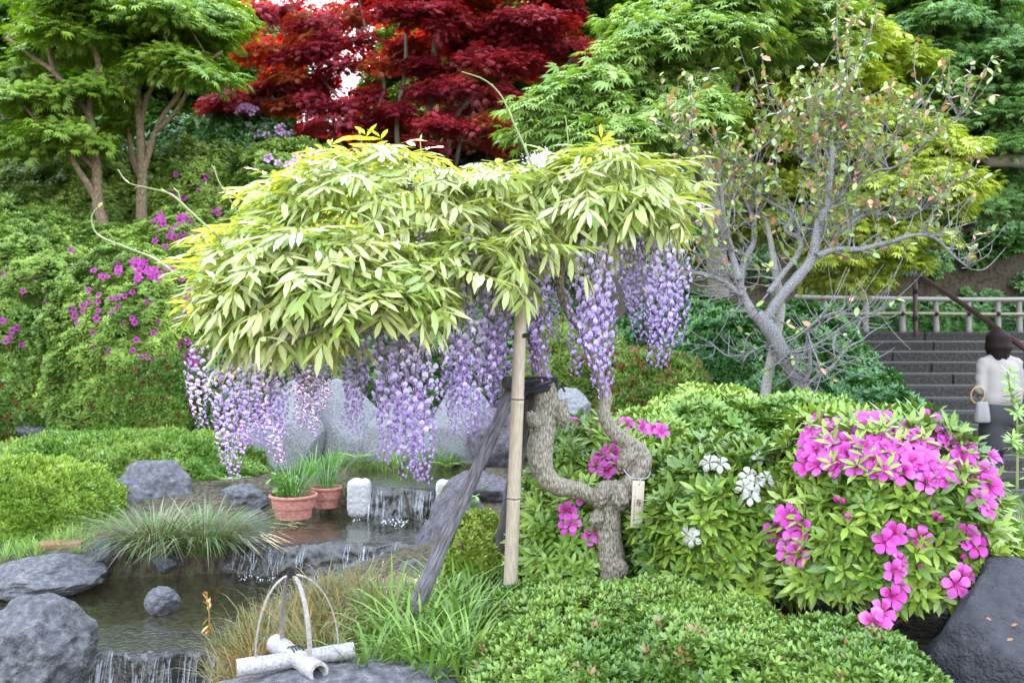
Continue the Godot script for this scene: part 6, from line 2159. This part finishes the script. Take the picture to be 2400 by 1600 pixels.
	for k in 34:
		var h := on_bush(b, rr(1900, 2260), rr(990, 1130))
		copy_part("leaf_shoot", tint(L.big[k % 6], Color(0.16, 0.29, 0.04).lerp(Color(0.26, 0.38, 0.06), rng.randf())), Transform3D(upright((h[1] + Vector3.UP * 0.7 + rball() * 0.4).normalized(), rr(0, TAU), rr(0.8, 1.1)), h[0] + h[1] * 0.015), b)
	low_sprigs(b, at(2000, 1440, 2.8), [[2048, 1462, 2.36, 1.15], [1985, 1476, 2.4, 0.7], [2090, 1398, 2.42, 0.9], [2092, 1338, 2.42, 0.85], [2240, 1370, 2.42, 0.95]])
	for q in [[1830, 1090], [1815, 1085], [1970, 1180], [1985, 1185], [2000, 1215], [2180, 1215], [2190, 1220], [2120, 1110], [2055, 1120], [2240, 1305], [2150, 1325]]: flower_at(b, "bud", L.bud, q[0], q[1], 1.0)
	azalea_stems(b, at(2010, 1490, 2.75), 26)
	# low ground cover in front
	var lo := {"mesh": L.tiny, "a": Color(0.07, 0.155, 0.02), "b": Color(0.19, 0.3, 0.05), "odd": [Color(0.24, 0.15, 0.06), 0.025], "n": 5600, "size": 0.9, "name": "low_azalea", "category": "ground cover bush", "low": 0.0, "gaps": 0.16, "depth": 0.3, "group": "low clipped azaleas along the front of the bed"}
	hedge("low clipped azalea behind the foot of the wisteria trunk", 1290, 1285, 3.25, 120, 0.2, 0.2, lo)
	hedge("low clipped azalea in front of the wisteria trunk and the bamboo pole", 1340, 1385, 2.72, 240, 0.24, 0.24, lo)
	hedge("low clipped azalea in the bottom middle of the bed", 1330, 1490, 2.35, 250, 0.24, 0.28, lo)
	hedge("low clipped azalea at the bottom below the white-flowered bush", 1660, 1440, 2.4, 230, 0.24, 0.3, lo)
	hedge("low clipped azalea at the bottom beside the dark boulder", 1980, 1480, 2.3, 210, 0.24, 0.28, lo)
	hedge("low clipped azalea in the shade between trunk and flowering bushes", 1570, 1370, 2.75, 150, 0.2, 0.2, lo)
	var yl := lo.duplicate()
	yl.a = Color(0.17, 0.27, 0.03)
	yl.b = Color(0.32, 0.42, 0.07)
	yl.n = 1500
	hedge("yellow-green small bush behind the lower part of the leaning props", 1120, 1205, 3.35, 80, 0.24, 0.14, yl)
	# pale clipped hedges by the stream
	var cl := {"mesh": L.small, "a": Color(0.12, 0.25, 0.035), "b": Color(0.26, 0.38, 0.07), "n": 6500, "size": 1.3, "name": "clipped_hedge", "category": "hedge", "group": "clipped hedges along the stream"}
	hedge("long low clipped hedge below the wall stones behind the grey boulder", 300, 1020, 5.95, 350, 0.36, 0.4, cl)
	cl.a = Color(0.17, 0.29, 0.035)
	cl.b = Color(0.33, 0.45, 0.07)
	hedge("bright yellow-green clipped hedge at the left edge of the stream", 60, 1085, 4.9, 205, 0.42, 0.4, cl)
	# grassy edge behind the boulder at the right
	var ed := lo.duplicate()
	ed.n = 1300
	ed.a = Color(0.14, 0.27, 0.03)
	hedge("narrow low bush along the path edge behind the dark boulder", 2370, 1275, 2.75, 110, 0.16, 0.12, ed)

# single flowers on low side shoots of a bush
func low_sprigs(t: Node3D, foot: Vector3, rows: Array) -> void:
	for q in rows:
		var e := at(q[0], q[1], q[2])
		var s := Shape.new()
		tube(s, curve([[foot + rball() * 0.02, 0.004], [foot.lerp(e, 0.55) + Vector3(0, 0.04, 0), 0.003], [e - Vector3(0, 0.01, 0.02), 0.002]], 6), 5, Color.WHITE, 0.1)
		part("side_shoot", s, M.bark, t)
		var up := (Vector3(rr(-0.3, 0.3), 0.2, 1)).normalized()
		copy_part("flower", L.flower[rng.randi() % L.flower.size()], Transform3D(upright(up, rr(0, TAU), q[3] * 1.1), e), t)
		if q[3] > 0.8: copy_part("flower", L.flower[rng.randi() % L.flower.size()], Transform3D(upright((up + Vector3(0.5, 0.4, 0)).normalized(), rr(0, TAU), q[3] * 0.95), e + Vector3(0.025, 0.02, -0.02)), t)
		for k in 2: copy_part("leaf_shoot", tint(L.big[rng.randi() % 6], Color(0.15, 0.28, 0.04)), Transform3D(upright((Vector3.UP + rball() * 0.4).normalized(), rr(0, TAU), 0.9), e + Vector3(rr(-0.03, 0.03), -0.01 - 0.03 * k, -0.03)), t)

func azalea_stems(t: Node3D, foot: Vector3, n: int) -> void:
	var c: Vector3 = outline[t][0]
	var r: Vector3 = outline[t][1]
	var s := Shape.new()
	for k in n:
		var u := any_dir(0.0)
		u.z = absf(u.z)
		var e := c + Vector3(u.x * r.x, u.y * r.y, u.z * r.z) * 0.85
		var m := foot.lerp(e, 0.45) + rball() * 0.05 + Vector3(0, 0.02, 0)
		tube(s, curve([[foot + rball() * 0.03, rr(0.006, 0.011)], [m, 0.006], [e, 0.002]], 6), 6, Color.WHITE, 0.15)
		for j in 3:
			var g := m.lerp(e, rr(0, 0.7))
			tube(s, curve([[g, 0.003], [g + (rball() + Vector3(0, 0.6, 0.4)) * 0.1, 0.001]], 3), 4)
	tag(part("stems", s, M.bark, t), "", "", "", "stuff")
